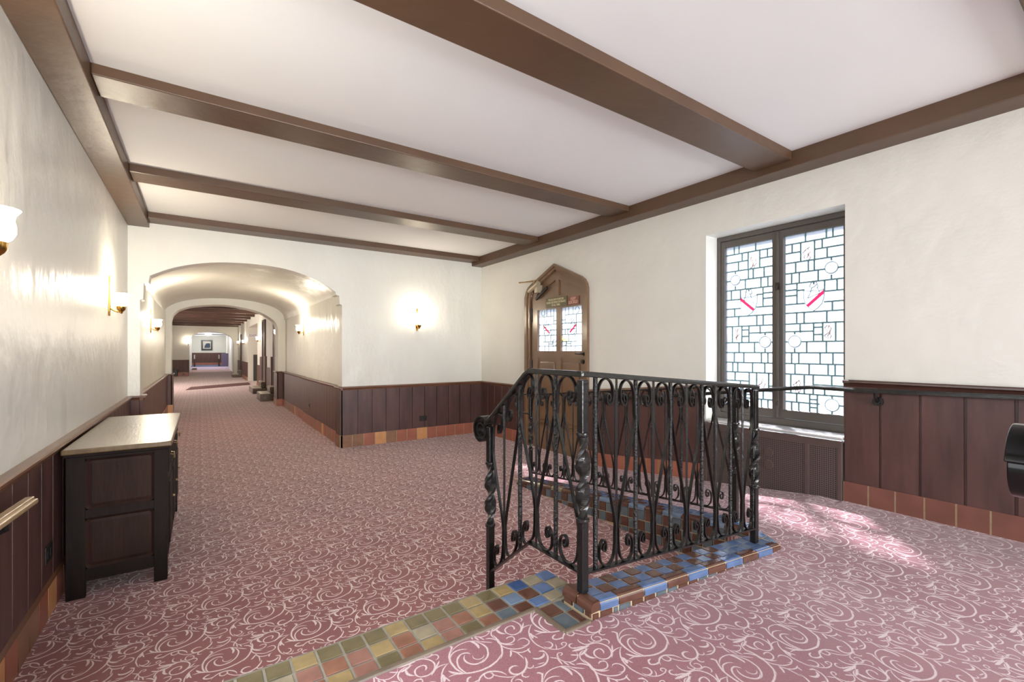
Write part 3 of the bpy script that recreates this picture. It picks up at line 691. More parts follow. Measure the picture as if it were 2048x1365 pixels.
# ------------------------------------------------------------------ wrought iron railings
def cr(pts, n=4): return smooth_prof(pts, n)
H = .735
TOP = [(.60,-.088),(.655,-.082),(.665,-.070),(.62,-.060),(.55,-.062),(.515,-.078),(.55,-.098),(.66,-.104),(.78,-.088),(.825,-.062),(.79,-.030),(.66,-.008),(.48,-.002),(.29,-.010),(.15,-.036),(.09,-.080),(.085,-.13)]
def motif(w):
    top = [(a, H+b) for a, b in TOP]
    bot = [(1-a, -b) for a, b in reversed(TOP)]
    mid = [(.13, H-.20),(.87,.20)]
    pts = top+mid+bot
    return [(a*w, t) for a, t in cr(pts, 3)]
def panel(root, base, d, knots, zb, first_v, nrm, scroll_w=.014, thick=.005, ups=True, skip_ends=True):
    """knots: positions along d; uprights at inner knots; scroll bar in each bay"""
    dv = Vector((d[0],d[1],0)); b = Vector((base[0],base[1],0))
    for i,(a0,a1) in enumerate(zip(knots, knots[1:])):
        v_at_start = (i % 2 == 0) == first_v
        pts = motif(a1-a0)
        path = []
        for s_, t in pts:
            s2 = a0+(s_ if not v_at_start else (a1-a0)-s_)
            q = b+dv*s2; path.append((q.x, q.y, zb(s2)+t))
        mb = MB(); mb.ribbon(path, nrm, scroll_w, thick)
        obj('scroll', mb, M['iron'], root, smooth=True)
    for i, a in enumerate(knots):
        if skip_ends and i in (0, len(knots)-1): continue
        isv = (i % 2 == 0) == first_v
        r = .0062 if isv else .0085
        q = b+dv*a; mb = MB(); n_ = 14; z0, z1 = zb(a)-.004, zb(a)+H+.004
        pth = [(q.x, q.y, z0+(z1-z0)*k/n_) for k in range(n_+1)]
        rr = [r*(1.18 if k % 2 and not isv else 1.05) for k in range(n_+1)]
        mb.tube(pth, rr, 6 if not isv else 4)
        obj('baluster', mb, M['iron'] if isv else M['iron_hammered'], root)
def post(root, x, y, z0, z1, c1, c2, w=.032, tw=.057):
    """square post; twisted flat section between collars c1 (upper) and c2 (lower)"""
    mb = MB(); mb.box(x-w/2,x+w/2,y-w/2,y+w/2,z0,c2); pr = obj('post', mb, M['iron'], root, bevel=.003)
    mb = MB(); mb.box(x-w/2,x+w/2,y-w/2,y+w/2,c1,z1); obj('upper_shaft', mb, M['iron'], pr, bevel=.003, off=parent_world(root))
    mb = MB(); n = 56; vs = []
    for i in range(n+1):
        t = i/n; z = c2+(c1-c2)*t; a = 2*PI*1.35*t
        k = min(1, .45+ .55*math.sin(PI*min(1,max(0,t)))**.5)
        hw, ht = tw/2*k, .019/2*(1+.2*(1-k))
        for u, v in ((-1,-1),(0,-1.25),(1,-1),(1,1),(0,1.25),(-1,1)):
            X_, Y_ = u*hw, v*ht
            vs.append((x+X_*math.cos(a)-Y_*math.sin(a), y+X_*math.sin(a)+Y_*math.cos(a), z))
    fs = [tuple(range(6)), tuple(range(6*n+5, 6*n-1, -1))]
    for i in range(n):
        for k in range(6): fs.append((6*i+k, 6*i+(k+1)%6, 6*i+6+(k+1)%6, 6*i+6+k))
    mb.add(vs, fs); obj('twist', mb, M['iron'], pr, smooth=False, off=parent_world(root)+Vector((0,0,0)))
    for c in (c1, c2):
        mb = MB(); mb.lathe([(w*.62,-.009),(w*.78,-.005),(w*.8,0),(w*.78,.005),(w*.62,.009)], (x,y,c), 16)
        obj('collar', mb, M['iron_rail'], pr, smooth=True, off=parent_world(root))
    return pr

Px, Py = 1.187, 1.258
R1 = thing('iron_railing', (Px,Py,.39), 'black wrought iron railing nearest the camera, with a rolled volute end by the steps', 'railing')
Qx = 2.425
zq = lambda s: .467-.0845*s                       # bottom bar height along P->Q
panel(R1, (Px,Py), (1,0), [.066,.183,.297,.411,.527,.645,.763,.881,1.007,1.122,Qx-Px-.012], zq, False, (0,1,0), skip_ends=False)
zp = lambda s: .467 if s < .33 else .467-.80*(s-.33)
panel(R1, (Px,Py), (0,1), [.012,.157,.287,.406,.535,.640], zp, True, (1,0,0))
post(R1, Px, Py, zt1(Px)+.0045, 1.19, .986, .663)
post(R1, Px-.004, 1.912, .0, .925, .744, .438)
post(R1, Qx, Py, zt1(Qx)+.002, 1.09, .883, .577)
mb = MB(); mb.ribbon([(Px,Py,.464),(Qx,Py,zq(Qx-Px)-.003)], (0,1,0), .03, .007)
mb.ribbon([(Px,Py,.464),(Px,Py+.33,.464),(Px,1.91,zp(.654)-.003)], (1,0,0), .03, .007)
obj('bottom_bar', mb, M['iron'], R1)
mb = MB()
hr = lambda s: zq(s)+H+.008
mb.ribbon([(Px-.02,Py,hr(-.02)),(Qx+.012,Py,hr(Qx-Px))], (0,1,0), .046, .016); mb.ribbon([(Px-.02,Py,hr(-.02)+.007),(Qx+.012,Py,hr(Qx-Px)+.007)], (0,1,0), .032, .012)
pts = [(Px,Py-.02,1.21),(Px,Py+.325,1.21),(Px,Py+.35,1.197),(Px,1.955,zp(.697)+H+.012)]
mb.ribbon(pts, (1,0,0), .046, .016); mb.ribbon([(a,b_,c+.007) for a,b_,c in pts], (1,0,0), .032, .012)
obj('handrail', mb, M['iron_rail'], R1, bevel=.003)
mb = MB(); cy_, cz_ = 1.978, .897; pth = []
for k in range(70):
    t = k/69; a = math.radians(150)-t*2*PI*1.75; r = .074*(1-t)+.020*t
    pth.append((Px, cy_+r*math.cos(a), cz_+r*math.sin(a)))
mb.ribbon(pth, (1,0,0), .052, .008)
obj('volute', mb, M['iron_rail'], R1, smooth=True)

Lx, Ly, Ry = 2.60, 3.47, 1.46
R2 = thing('iron_railing', (Lx,Ry,.29), 'black wrought iron railing along the sloping ramp, behind the front railing', 'railing')
nb = 17; kn = [.015+(Ly-Ry-.03)*k/nb for k in range(nb+1)]
H = .60
def zbk(s): return .352-.1055*s
H = .735
Hs = H
# the rail of the back railing runs at the height of its own slope
panel(R2, (Lx,Ry), (0,1), kn, zbk, True, (1,0,0), .013, .005)
post(R2, Lx, Ry, .2925, zbk(0)+H, .872, .582, .03, .046)
post(R2, Lx, Ly, zt2(Ly)+.003, zbk(Ly-Ry)+H, .66, .36, .03, .046)
mb = MB(); mb.ribbon([(Lx,Ry,zbk(0)-.003),(Lx,Ly,zbk(Ly-Ry)-.003)], (1,0,0), .028, .007)
obj('bottom_bar', mb, M['iron'], R2)
mb = MB(); zt_ = lambda y: zbk(y-Ry)+H+.006
mb.ribbon([(Lx,Ry-.02,zt_(Ry-.02)),(Lx,Ly,zt_(Ly)),(Lx,Ly+.17,zt_(Ly)-.006)]+[(Lx,Ly+.17+.07*math.sin(a),zt_(Ly)-.096+.09*math.cos(a)) for a in [PI*k/8 for k in range(1,8)]]+[(Lx,Ly+.17,zt_(Ly)-.186),(Lx,Ly,zt_(Ly)-.186)], (1,0,0), .036, .013)
mb.ribbon([(Lx,Ry,zt_(Ry)),(Qx+.045,Py+.06,hr(Qx-Px)-.002)], (.7,.7,0), .04, .013)
obj('handrail', mb, M['iron_rail'], R2, bevel=.003)

# third railing end at the right edge of the picture
R3 = thing('iron_railing', (1.45,.12,.33), 'glossy black rolled railing end cut off by the right edge of the picture', 'railing')
c0 = (1.215,.12,1.098); pth = []
for k in range(90):
    t = k/89; a = math.radians(172)-t*2*PI*2.1; r = .070-.040*t
    if k < 6: r += .008*(6-k)/6
    pth.append((c0[0]+r*math.cos(a), c0[1], c0[2]+r*math.sin(a)))
mb = MB(); mb.ribbon(pth, (0,1,0), .088, .010)
for d_ in (-.030,.004): mb.ribbon([(a, b_+d_, c) for a, b_, c in pth], (0,1,0), .018, .0145)
obj('volute', mb, mat('glossy_black_iron', lin(34,34,34), .14, metal=.6), R3, smooth=True, bevel=.002)
mb = MB(); mb.ribbon([(1.29,.12,1.09),(1.47,.12,1.112),(2.0,.12,1.112)], (0,1,0), .06, .016); obj('handrail', mb, M['iron_rail'], R3, bevel=.003)
post(R3, 1.47, .12, .32, 1.11, .93, .62)

# wall handrails
R4 = thing('wall_handrail', (3.66,1.1,1.03), 'black iron handrail on brackets crossing in front of the window and along the right wall', 'handrail')
mb = MB(); pth = [(3.65,YB+.5,1.075),(3.65,.45,1.05),(3.65,1.2,1.034),(3.65,1.45,1.038),(3.65,1.49,1.036),(3.65,1.88,.985),(3.65,2.6,.885),(3.65,3.6,.76)]
mb.ribbon([(a,b_,c-.004) for a,b_,c in pth], (1,0,0), .042, .022); mb.ribbon([(a,b_,c+.008) for a,b_,c in pth], (1,0,0), .030, .01)
obj('rail', mb, M['iron_rail'], R4, bevel=.003)
for y, z in ((1.105,1.03),(-.6,1.05),(3.0,.83)):
    mb = MB(); mb.tube([(3.65,y,z-.008),(3.655,y,z-.04),(3.68,y,z-.062),(3.705,y,z-.066)], [.011,.010,.010,.014], 10)
    mb.tube([(3.71,y,z-.066),(3.690,y,z-.066)], .030, 18); mb.tube([(3.692,y,z-.066),(3.684,y,z-.066)], .017, 14)
    obj('bracket', mb, M['iron'], R4, smooth=True)
R5 = thing('wall_handrail', (-.57,2.4,.71), 'short pale varnished handrail end on the left wall in front of the chest', 'handrail')
mb = MB(); pth = [(-.553,2.54,.708),(-.553,2.2,.728),(-.553,1.55,.765),(-.553,.9,1.02)]
mb.ribbon(pth, (1,0,0), .05, .018); mb.ribbon([(a,b_,c+.012) for a,b_,c in pth], (1,0,0), .030, .014)
obj('rail', mb, M['wood_rail'], R5, bevel=.004)
mb = MB(); mb.tube([(-.556,2.27,.715),(-.556,2.285,.685),(-.58,2.29,.672),(-.615,2.29,.668)], [.012,.014,.014,.018], 10)
o = obj('bracket', mb, M['black'], R5, smooth=True); o['label'] = 'black bracket'

# ------------------------------------------------------------------ chest against the left wall
CH = thing('oak_chest', (-.36,3.9,0), 'dark oak cabinet with raised side panels and a top painted pale for sheen against the left wall', 'cabinet')
cx0, cx1, cy0, cy1, ch = -.575, -.155, 3.235, 4.60, .79
mb = MB(); mb.box(-.588, -.132, 3.20, 4.635, ch-.028, ch)
obj('top', mb, M['oak_top'], CH, bevel=.006)
mb = MB(); mb.box(-.582, -.142, 3.212, 4.62, ch-.045, ch-.028); obj('moulding', mb, M['oak'], CH, bevel=.006)
mb = MB(); mb.box(cx0+.02, cx1-.015, cy0+.02, cy1-.02, .09, ch-.045)
obj('body', mb, M['oak'], CH)
def rrect(x0, x1, z0, z1, r, n=5):
    out = []
    for cx, cz, a in ((x1-r,z1-r,0),(x0+r,z1-r,90),(x0+r,z0+r,180),(x1-r,z0+r,270)):
        for k in range(n+1):
            t = math.radians(a+90*k/n); out.append((cx+r*math.cos(t), cz+r*math.sin(t)))
    return out
def side_panel(face, d, z0, z1):
    """framed fielded panel on the camera-facing side (normal -Y)"""
    mb = MB(); x0, x1 = cx0+.075, cx1-.06
    oA = rrect(x0, x1, z0, z1, .02); oB = rrect(x0+.012, x1-.012, z0+.012, z1-.012, .015); oC = rrect(x0+.026, x1-.026, z0+.026, z1-.026, .012)
    n = len(oA); vs = [(u, face, w) for u, w in oA]+[(u, face+.010, w) for u, w in oB]+[(u, face+.0065, w) for u, w in oC]
    fs = [tuple(range(2*n,3*n))]
    for i in range(n):
        j = (i+1) % n; fs += [(i,j,n+j,n+i),(n+i,n+j,2*n+j,2*n+i)]
    mb.add(vs, fs); o = obj('side_panel', mb, M['oak_panel'], CH); return o
mb = MB()
pz = [(.150,.415),(.462,.728)]
mb.box(cx0, cx0+.0755, cy0, cy0+.03, 0, ch-.045); mb.box(cx1-.0605, cx1, cy0, cy0+.05, 0, ch-.045)
mb.box(cx0+.075, cx1-.06, cy0, cy0+.03, .085, .150); mb.box(cx0+.075, cx1-.06, cy0, cy0+.03, .415, .462); mb.box(cx0+.075, cx1-.06, cy0, cy0+.03, .728, ch-.045)
obj('frame', mb, M['oak'], CH, bevel=.002)
for xa in (cx0, cx1-.05):
    mb = MB(); mb.box(xa, xa+.05, cy1-.05, cy1, 0, ch-.045); obj('leg', mb, M['oak'], CH, bevel=.002)
for z0, z1 in pz: side_panel(cy0+.001, -1, z0, z1)
for k in range(3):
    ya = cy0+.06+k*.425; mb = MB(); mb.box(cx1-.02, cx1+.004, ya, ya+.40, .60, .735)
    dr = obj('drawer', mb, M['oak'], CH, bevel=.004)
    mb = MB(); ym = ya+.2
    mb.tube([(cx1+.004,ym-.04,.672),(cx1+.02,ym-.04,.668),(cx1+.022,ym-.03,.645),(cx1+.022,ym,.64),(cx1+.022,ym+.03,.645),(cx1+.02,ym+.04,.668),(cx1+.004,ym+.04,.672)], .004, 8)
    obj('drop_handle', mb, M['brass_dull'], dr, smooth=True, off=parent_world(CH))
    mb = MB(); mb.box(cx1-.02, cx1+.002, ya, ya+.40, .12, .575); mb.box(cx1, cx1+.008, ya+.05, ya+.35, .17, .53)
    dr = obj('door', mb, M['oak'], CH, bevel=.004)
    mb = MB(); mb.lathe([(.008,0),(.011,.006),(.008,.014)], (cx1+.012,ya+.36,.36), 12)
    obj('knob', mb, M['brass_dull'], dr, smooth=True, off=parent_world(CH))
mb = MB(); mb.box(cx1-.03, cx1-.006, cy0+.06, cy1-.06, .085, .12); mb.box(cx1-.03, cx1-.006, cy0+.05, cy1-.05, .575, .60); mb.box(cx1-.03, cx1-.006, cy0+.05, cy1-.05, .735, .75)
obj('rail', mb, M['oak'], CH)

# ------------------------------------------------------------------ sconces
def sconce_parts(root):
    mb = MB()
    mb.prism([(-.012,-.14),(.012,-.14),(.020,-.10),(.024,-.055),(.018,-.01),(.010,.05),(.006,.11),(.012,.13),(.017,.15),(.010,.172),(0,.205),(-.010,.172),(-.017,.15),(-.012,.13),(-.006,.11),(-.010,.05),(-.018,-.01),(-.024,-.055),(-.020,-.10)], 'y', .001, .012)
    o1 = obj('backplate', mb, M['brass'], root, bevel=.002, off=(0,0,0))
    mb = MB(); mb.tube([(0,.010,-.075),(0,.035,-.095),(0,.06,-.105),(0,.078,-.098),(0,.082,-.085)], .006, 10)
    o2 = obj('arm', mb, M['brass'], root, smooth=True, off=(0,0,0))
    mb = MB(); mb.lathe([(.004,-.118),(.012,-.112),(.010,-.104),(.022,-.092),(.030,-.080),(.031,-.056),(.026,-.054),(.008,-.056)], (0,.082,0), 24)
    o3 = obj('cup', mb, M['brass'], root, smooth=True, off=(0,0,0))
    mb = MB(); mb.lathe([(.026,-.055),(.040,-.045),(.050,-.025),(.050,.0),(.046,.02),(.050,.038),(.062,.055),(.059,.055),(.047,.038),(.043,.02),(.046,0),(.046,-.024),(.036,-.042),(.022,-.050)], (0,.082,0), 32, closed=False, wave=(.07,6))
    o4 = obj('shade', mb, M['shade'], root, smooth=True, off=(0,0,0)); o4['label'] = 'glowing frosted glass tulip shade'
def sconce(loc, rz, label, power, first=[None]):
    if first[0] is None:
        r = thing('wall_sconce', loc, label, 'sconce', 'brass wall sconces'); r.rotation_euler.z = rz
        sconce_parts(r); first[0] = r
    else:
        r = first[0].copy(); C.objects.link(r); r.location = loc; r.rotation_euler.z = rz; r['label'] = label
        for ch in list(first[0].children):
            c = ch.copy(); C.objects.link(c); c.parent = r
    out = Matrix.Rotation(rz, 3, 'Z') @ Vector((0,.082,0))
    li = bpy.data.lights.new('sconce_bulb', 'POINT'); li.energy = power; li.color = (1,.88,.70); li.shadow_soft_size = .03
    lo = bpy.data.objects.new('sconce_bulb', li); C.objects.link(lo); lo.location = Vector(loc)+out+Vector((0,0,.10))
    return r
RL, RR = -PI/2, PI/2       # local +y -> +x  /  +y -> -x
sconce((XL,5.08,1.735), RL, 'lit brass sconce on the left wall just before the arch', 17)
sconce((XL,2.19,1.715), RL, 'lit brass sconce cut off by the left edge of the picture', 11)
sconce((2.63,YF,1.735), PI, 'lit brass sconce alone on the arch wall, left of the arched door', 6.5)
sconce((-.597,8.35,1.70), RL, 'lit brass sconce on the left wall inside the vaulted passage', 22)
sconce((1.617,9.35,1.73), RR, 'lit brass sconce on the right wall inside the vaulted passage', 22)
sconce((RX,13.0,1.78), RR, 'lit sconce just past the second arch on the right', 14)
sconce((RX,17.6,1.72), RR, 'lit sconce in the far room before the side opening', 14)
sconce((RX,23.9,1.72), RR, 'lit sconce in the far room just past the side opening', 14)
sconce((RX,27.4,1.74), RR, 'lit sconce in the far room beside the third arch', 14)
sconce((-.52,RY1,1.72), PI, 'lit sconce on the left edge of the third arch', 6)

# ------------------------------------------------------------------ arched door
D = thing('door_1', (3.72,4.44,0), 'brown pointed-arch door with two leaded windows in the right wall', 'door', kind='structure')
outer = [(3.845,0),(3.845,2.03),(3.862,2.09),(3.90,2.145),(3.955,2.185),(4.447,2.409),(4.935,2.20),(5.0,2.165),(5.048,2.11),(5.08,2.03),(5.08,0)]
inner = [(3.9,0),(3.9,1.99),(3.912,2.04),(3.94,2.085),(3.985,2.12),(4.447,2.335),(4.905,2.13),(4.945,2.10),(4.972,2.055),(4.985,1.99),(4.985,0)]
mb = MB()
def ringp(mb, o_, i_, xa, xb):
    for k in range(len(o_)-1):
        a, b_, c, d = o_[k], o_[k+1], i_[k+1], i_[k]
        mb.hexa([(xa,*a),(xa,*b_),(xa,*c),(xa,*d),(xb,*a),(xb,*b_),(xb,*c),(xb,*d)])
mid = [((a[0]+b_[0])/2, (a[1]+b_[1])/2) for a, b_ in zip(outer, inner)]
ringp(mb, outer, mid, 3.695, 3.80); ringp(mb, mid, inner, 3.712, 3.80)
ringp(mb, inner, [(4.44+(a-4.44)*.965, z-(.02 if z > 1.9 else 0)) for a, z in inner], 3.7915, 3.80)
obj('frame', mb, M['doorwood'], D)
fx, bx_ = 3.742, 3.79
mb = MB()
yl, yr = 4.985, 3.9
mb.box(fx, bx_, 4.845, yl, 0, 1.992); mb.box(fx, bx_, yr, 3.985, 0, 1.992); mb.box(fx+.0015, bx_-.0015, 4.371, 4.455, .3, 1.87)
for z0, z1 in ((0,.33),(1.205,1.297),(1.843,2.0)): mb.box(fx, bx_, 3.985, 4.845, z0, z1-.001)
mb.box(fx+.0025, bx_-.0025, 4.413, 4.468, 1.99, 2.235)
ih = inner[1:-1]; ih2 = [(4.44+(a-4.44)*.80, 1.99+(z-1.99)*.66) for a, z in ih]
ringp(mb, ih, ih2, fx+.001, bx_-.001)
mb.prism(ih, 'x', fx+.022, bx_-.004)
mb.box(fx+.018, bx_-.004, 3.985, 4.371, .33, 1.205); mb.box(fx+.018, bx_-.004, 4.455, 4.845, .33, 1.205)
obj('leaf', mb, M['doorwood'], D)
mb = MB(); mb.box(fx+.004, fx+.03, 4.50, 4.80, .38, 1.155); mb.box(fx+.004, fx+.03, 4.03, 4.33, .38, 1.155)
obj('lower_panel', mb, M['doorwood'], D, bevel=.012)
mb = MB(); mb.box(fx-.012, fx+.002, 3.93, 4.95, .325, .345)
obj('moulding_highlight', mb, M['brass_dull'], D)  # pale strip stands in for the highlight on the moulding
def leadlines(mb, y0, y1, z0, z1, xf, segs, w=.007):
    """segs in 0..1 pane coordinates: ('h',y,x0,x1) / ('v',x,y0,y1) (y down from the top); y0 is the pane's left edge"""
    W = y1-y0; Hh = z1-z0
    for s_ in segs:
        if s_[0] == 'h':
            z = z1-s_[1]*Hh; a, b_ = y0+s_[2]*W, y0+s_[3]*W; mb.box(xf-.004, xf+.004, min(a,b_), max(a,b_), z-w/2, z+w/2)
        else:
            y = y0+s_[1]*W; mb.box(xf-.0038, xf+.0038, y-w/2, y+w/2, z1-s_[3]*Hh, z1-s_[2]*Hh)
def ringlead(mb, yc, zc, r, xf, w=.004, n=28):
    for k in range(n):
        a, b_ = 2*PI*k/n, 2*PI*(k+1)/n
        p = [(yc+q*math.cos(t), zc+q*math.sin(t)) for q, t in ((r-w/2,a),(r+w/2,a),(r+w/2,b_),(r-w/2,b_))]
        mb.prism(p, 'x', xf-.005, xf+.005)
def line(mb, pts, xf, w=.003):
    for (a, b_), (c, d) in zip(pts, pts[1:]):
        L_ = math.hypot(c-a, d-b_) or 1; nx, nz = -(d-b_)/L_*w/2, (c-a)/L_*w/2
        mb.prism([(a+nx,b_+nz),(a-nx,b_-nz),(c-nx,d-nz),(c+nx,d+nz)], 'x', xf-.0045, xf+.0045)
def shield(root, ym, zm, w, h, xf, flip):
    """outline with red bend and a helmet line drawing above"""
    s_ = -1 if flip else 1
    sh = [(ym+s_*w*a, zm+h*b_) for a, b_ in ((-.5,.28),(-.25,.22),(0,.26),(.25,.24),(.5,.30),(.49,.0),(.40,-.24),(.2,-.4),(0,-.5),(-.2,-.4),(-.4,-.24),(-.49,0),(-.5,.28))]
    mb = MB(); mb.prism(sh[:-1], 'x', xf-.0022, xf+.0022); g = obj('shield_glass', mb, M['roundel'], root)
    mb = MB(); mb.prism([(ym+s_*w*a, zm+h*b_) for a, b_ in ((-.5,.12),(-.5,.26),(.36,-.27),(.26,-.35))], 'x', xf-.0040, xf+.0040)
    r = obj('red_band', mb, M['redglass'], root); r['label'] = 'red diagonal band of glass'
    mb = MB(); line(mb, sh, xf, .003)
    he = [(-.16,.26),(-.2,.36),(-.14,.48),(0,.54),(.14,.48),(.2,.36),(.14,.30),(-.02,.33),(-.16,.42)]
    line(mb, [(ym+s_*w*a, zm+h*(b_+.06)) for a, b_ in he], xf); line(mb, [(ym+s_*w*a, zm+h*b_) for a, b_ in ((-.18,.34),(-.3,.14),(0,.07),(.3,-.02),(.16,.18),(.1,.36))], xf)
    obj('line_drawing', mb, M['thinlead'], root)
# door panes (pane left edge = larger Y)
for side, (ya, yb) in enumerate(((4.843,4.457),(4.369,3.986))):
    z0, z1 = 1.297, 1.843; xf = 3.765
    mb = MB(); mb.box(xf-.002, xf+.002, yb, ya, z0, z1); pane = obj('pane', mb, M['glass'], D)
    sg = [('h',.17,.05,.82),('h',.36,.05,1),('h',.5,.35,.98),('h',.62,.02,1),('h',.78,.25,1),('h',.88,.02,1),
          ('v',.45,0,.17),('v',.66,0,.17),('v',.82,0,.36),('v',.3,.17,.36),('v',.3,.36,.62),('v',.7,.5,.62),('v',.83,.5,.62),
          ('v',.36,.62,.78),('v',.66,.62,.78),('v',.55,.78,1),('v',.78,.78,1),('v',.34,.88,1),('h',.43,.3,.45),('h',.50,.3,.45),('h',.83,.55,.78),('h',.28,.82,1)]
    if side: sg = [(s_[0], s_[1], 1-s_[3], 1-s_[2]) if s_[0] == 'h' else (s_[0], 1-s_[1], s_[2], s_[3]) for s_ in sg]
    mb = MB(); leadlines(mb, ya, yb, z0, z1, xf, sg, .007)
    W = ya-yb
    for cx_, cy_, rr in ((.25,.08,.035),(.86,.8,.04)):
        u = cx_ if not side else 1-cx_; ringlead(mb, ya-u*W, z1-cy_*(z1-z0), rr, xf)
    obj('leading', mb, M['lead'], pane, off=parent_world(D))
    shield(D, (ya+yb)/2-.01*(1 if side else -1), (z0+z1)/2+.02, .15, .19, xf-.001, not side)
    if side:
        mb = MB(); mb.box(xf-.0035, xf+.0035, ya-.335*W, ya-.03*W, z1-.77*(z1-z0), z1-.66*(z1-z0)); obj('yellow_quarry', mb, M['yellowglass'], D)
mb = MB(); mb.tube([(fx,3.93,1.262),(fx-.05,3.93,1.262),(fx-.055,3.96,1.262),(fx-.055,4.035,1.266)], .009, 10); mb.tube([(fx+.002,3.93,1.262),(fx-.012,3.93,1.262)], .026, 16)
obj('lever_handle', mb, M['darkplate'], D, smooth=True)
mb = MB(); mb.tube([(fx+.002,3.955,1.17),(fx-.02,3.955,1.17)], .026, 18); mb.tube([(fx-.018,3.955,1.17),(fx-.026,3.955,1.17)], .014, 14)
obj('deadbolt', mb, M['darkplate'], D, smooth=True)
for z in (1.78,1.08,.25):
    mb = MB(); mb.box(fx-.010, fx+.004, 4.955, 4.995, z-.09, z+.09); mb.tube([(fx-.012,4.975,z-.1),(fx-.012,4.975,z+.1)], .010, 10)
    obj('hinge', mb, M['darkplate'], D, smooth=True)
# door closer
mb = MB(); mb.tube([(3.665,4.90,2.115),(3.665,4.72,2.19)], .034, 16); mb.tube([(3.665,4.91,2.11),(3.665,4.935,2.10)], .024, 14)
mb.box(3.655, 3.745, 4.74, 4.80, 2.07, 2.17)
cl = obj('closer_body', mb, mat('cream_metal', lin(188,176,150), .35, metal=.4), D, smooth=True)
mb = MB(); mb.ribbon([(3.65,4.80,2.22),(3.56,5.02,2.225)], (0,0,1), .014, .006); mb.ribbon([(3.56,5.02,2.22),(3.70,4.76,2.24)], (0,0,1), .012, .006)
mb.tube([(3.65,4.80,2.15),(3.65,4.80,2.235)], .012, 10)
obj('closer_arm', mb, M['brass_dull'], D)
mb = MB(); mb.ribbon([(fx-.012,4.86,1.995),(fx-.012,4.62,2.13)], (1,0,0), .02, .035)
obj('closer_bracket', mb, M['darkplate'], D)

# signs on the door
def text(body, loc, size, m, root, name='lettering', rot=(PI/2,0,-PI/2), ext=.0008, align='CENTER', sx=1):
    cu = bpy.data.curves.new(name, 'FONT'); cu.body = body; cu.size = size; cu.extrude = ext; cu.align_x = align; cu.align_y = 'CENTER'
    o = bpy.data.objects.new(name, cu); C.objects.link(o)
    dg = bpy.context.evaluated_depsgraph_get(); me = bpy.data.meshes.new_from_object(o.evaluated_get(dg))
    bpy.data.objects.remove(o)
    me.materials.clear(); me.materials.append(m)
    o = bpy.data.objects.new(name, me); C.objects.link(o); o.parent = root
    o.location = Vector(loc)-parent_world(root); o.rotation_euler = rot; o.scale.x = sx
    return o
sg = thing('door_sign', (3.738,4.45,1.86), 'olive sign with three lines of cream lettering on the arched door', 'sign')
mb = MB(); mb.box(3.733, 3.741, 4.237, 4.66, 1.858, 1.982); obj('plate', mb, M['signgreen'], sg, bevel=.002)
for t_, z in (('FOR SECURITY PURPOSES',1.955),('PLEASE USE FRONT ENTRANCE',1.92),('AT ALL TIMES',1.885)):
    text(t_, (3.7322,4.448,z), .036, M['signtext'], sg, sx=.74)
sg = thing('door_sign', (3.738,4.12,1.86), 'small red-brown keep locked sign on the arched door', 'sign')
mb = MB(); mb.box(3.733, 3.741, 4.021, 4.222, 1.862, 1.962); obj('plate', mb, M['signred'], sg, bevel=.002)
for t_, z in (('KEEP',1.934),('LOCKED',1.892)): text(t_, (3.7322,4.122,z),   .052, M['signpink'], sg, sx=.8)

# ------------------------------------------------------------------ leaded window
Wn = thing('window_1', (3.93,1.835,.7), 'tall two-leaf leaded glass window with red-banded shields in the right wall', 'window', kind='structure')
mb = MB(); fa, fb_ = 3.905, 3.975
mb.box(fa, fb_, 2.335, 2.367, .70, 2.333); mb.box(fa, fb_, 1.303, 1.335, .70, 2.333); mb.box(fa+.0015, fb_-.0015, 1.32, 2.35, 2.29, 2.3315); mb.box(fa-.0015, fb_+.0015, 1.3045, 2.3655, .6935, .745)
obj('outer_frame', mb, M['frame'], Wn, bevel=.004)
for ya, yb in ((2.333,1.838),(1.834,1.337)):
    mb = MB(); a, b_ = 3.915, 3.96
    mb.box(a, b_, ya-.036, ya, .7485, 2.2865); mb.box(a, b_, yb, yb+.046 if ya > 2 else yb+.04, .7485, 2.2865)
    mb.box(a+.0015, b_-.0015, yb+.0015, ya-.0015, 2.232, 2.285); mb.box(a+.0015, b_-.0015, yb+.0015, ya-.0015, .75, .82)
    obj('casement_frame', mb, M['frame'], Wn, bevel=.003)
mb = MB(); mb.box(3.90, 3.925, 1.826, 1.846, .752, 2.278); obj('meeting_strip', mb, M['frame'], Wn, bevel=.003)
mb = MB(); mb.tube([(3.905,1.836,1.83),(3.89,1.836,1.83),(3.885,1.836,1.80)], .008, 8); mb.box(3.895, 3.91, 1.822, 1.85, 1.80, 1.86)
mb.tube([(3.905,1.836,.88),(3.89,1.836,.88),(3.885,1.836,.85)], .008, 8)
obj('latch', mb, M['darkplate'], Wn, smooth=True)
rows = [0,.051,.101,.157,.217,.277,.337,.394,.444,.506,.557,.608,.670,.732,.792,.846,.90,.95,1]
X_ = lambda z: (z-290)/540
SEG = []
def hl(r, a, b_): SEG.append(('h', rows[r], a, b_))
def vl(r0, r1, *xs_):
    for x in xs_: SEG.append(('v', X_(x), rows[r0], rows[r1]))
bx0, bx1 = X_(553), X_(682)
hl(1,0,1); SEG.append(('h',rows[2],0,bx0)); SEG.append(('h',rows[2],bx1,1)); hl(3,0,1); hl(5,0,1)
SEG.append(('h',rows[4],0,.10)); SEG.append(('h',rows[4],.31,1)); 
SEG.append(('h',rows[6],0,.33)); SEG.append(('h',.318,.66,.79)); SEG.append(('h',rows[7],0,.33)); SEG.append(('h',rows[7],.66,1))
hl(8,0,1); hl(9,0,1); hl(11,0,X_(672)); SEG.append(('h',rows[11],X_(808),1)); hl(12,0,1); hl(13,0,1); hl(14,0,1)
SEG.append(('h',rows[15],0,X_(565))); hl(16,0,1)
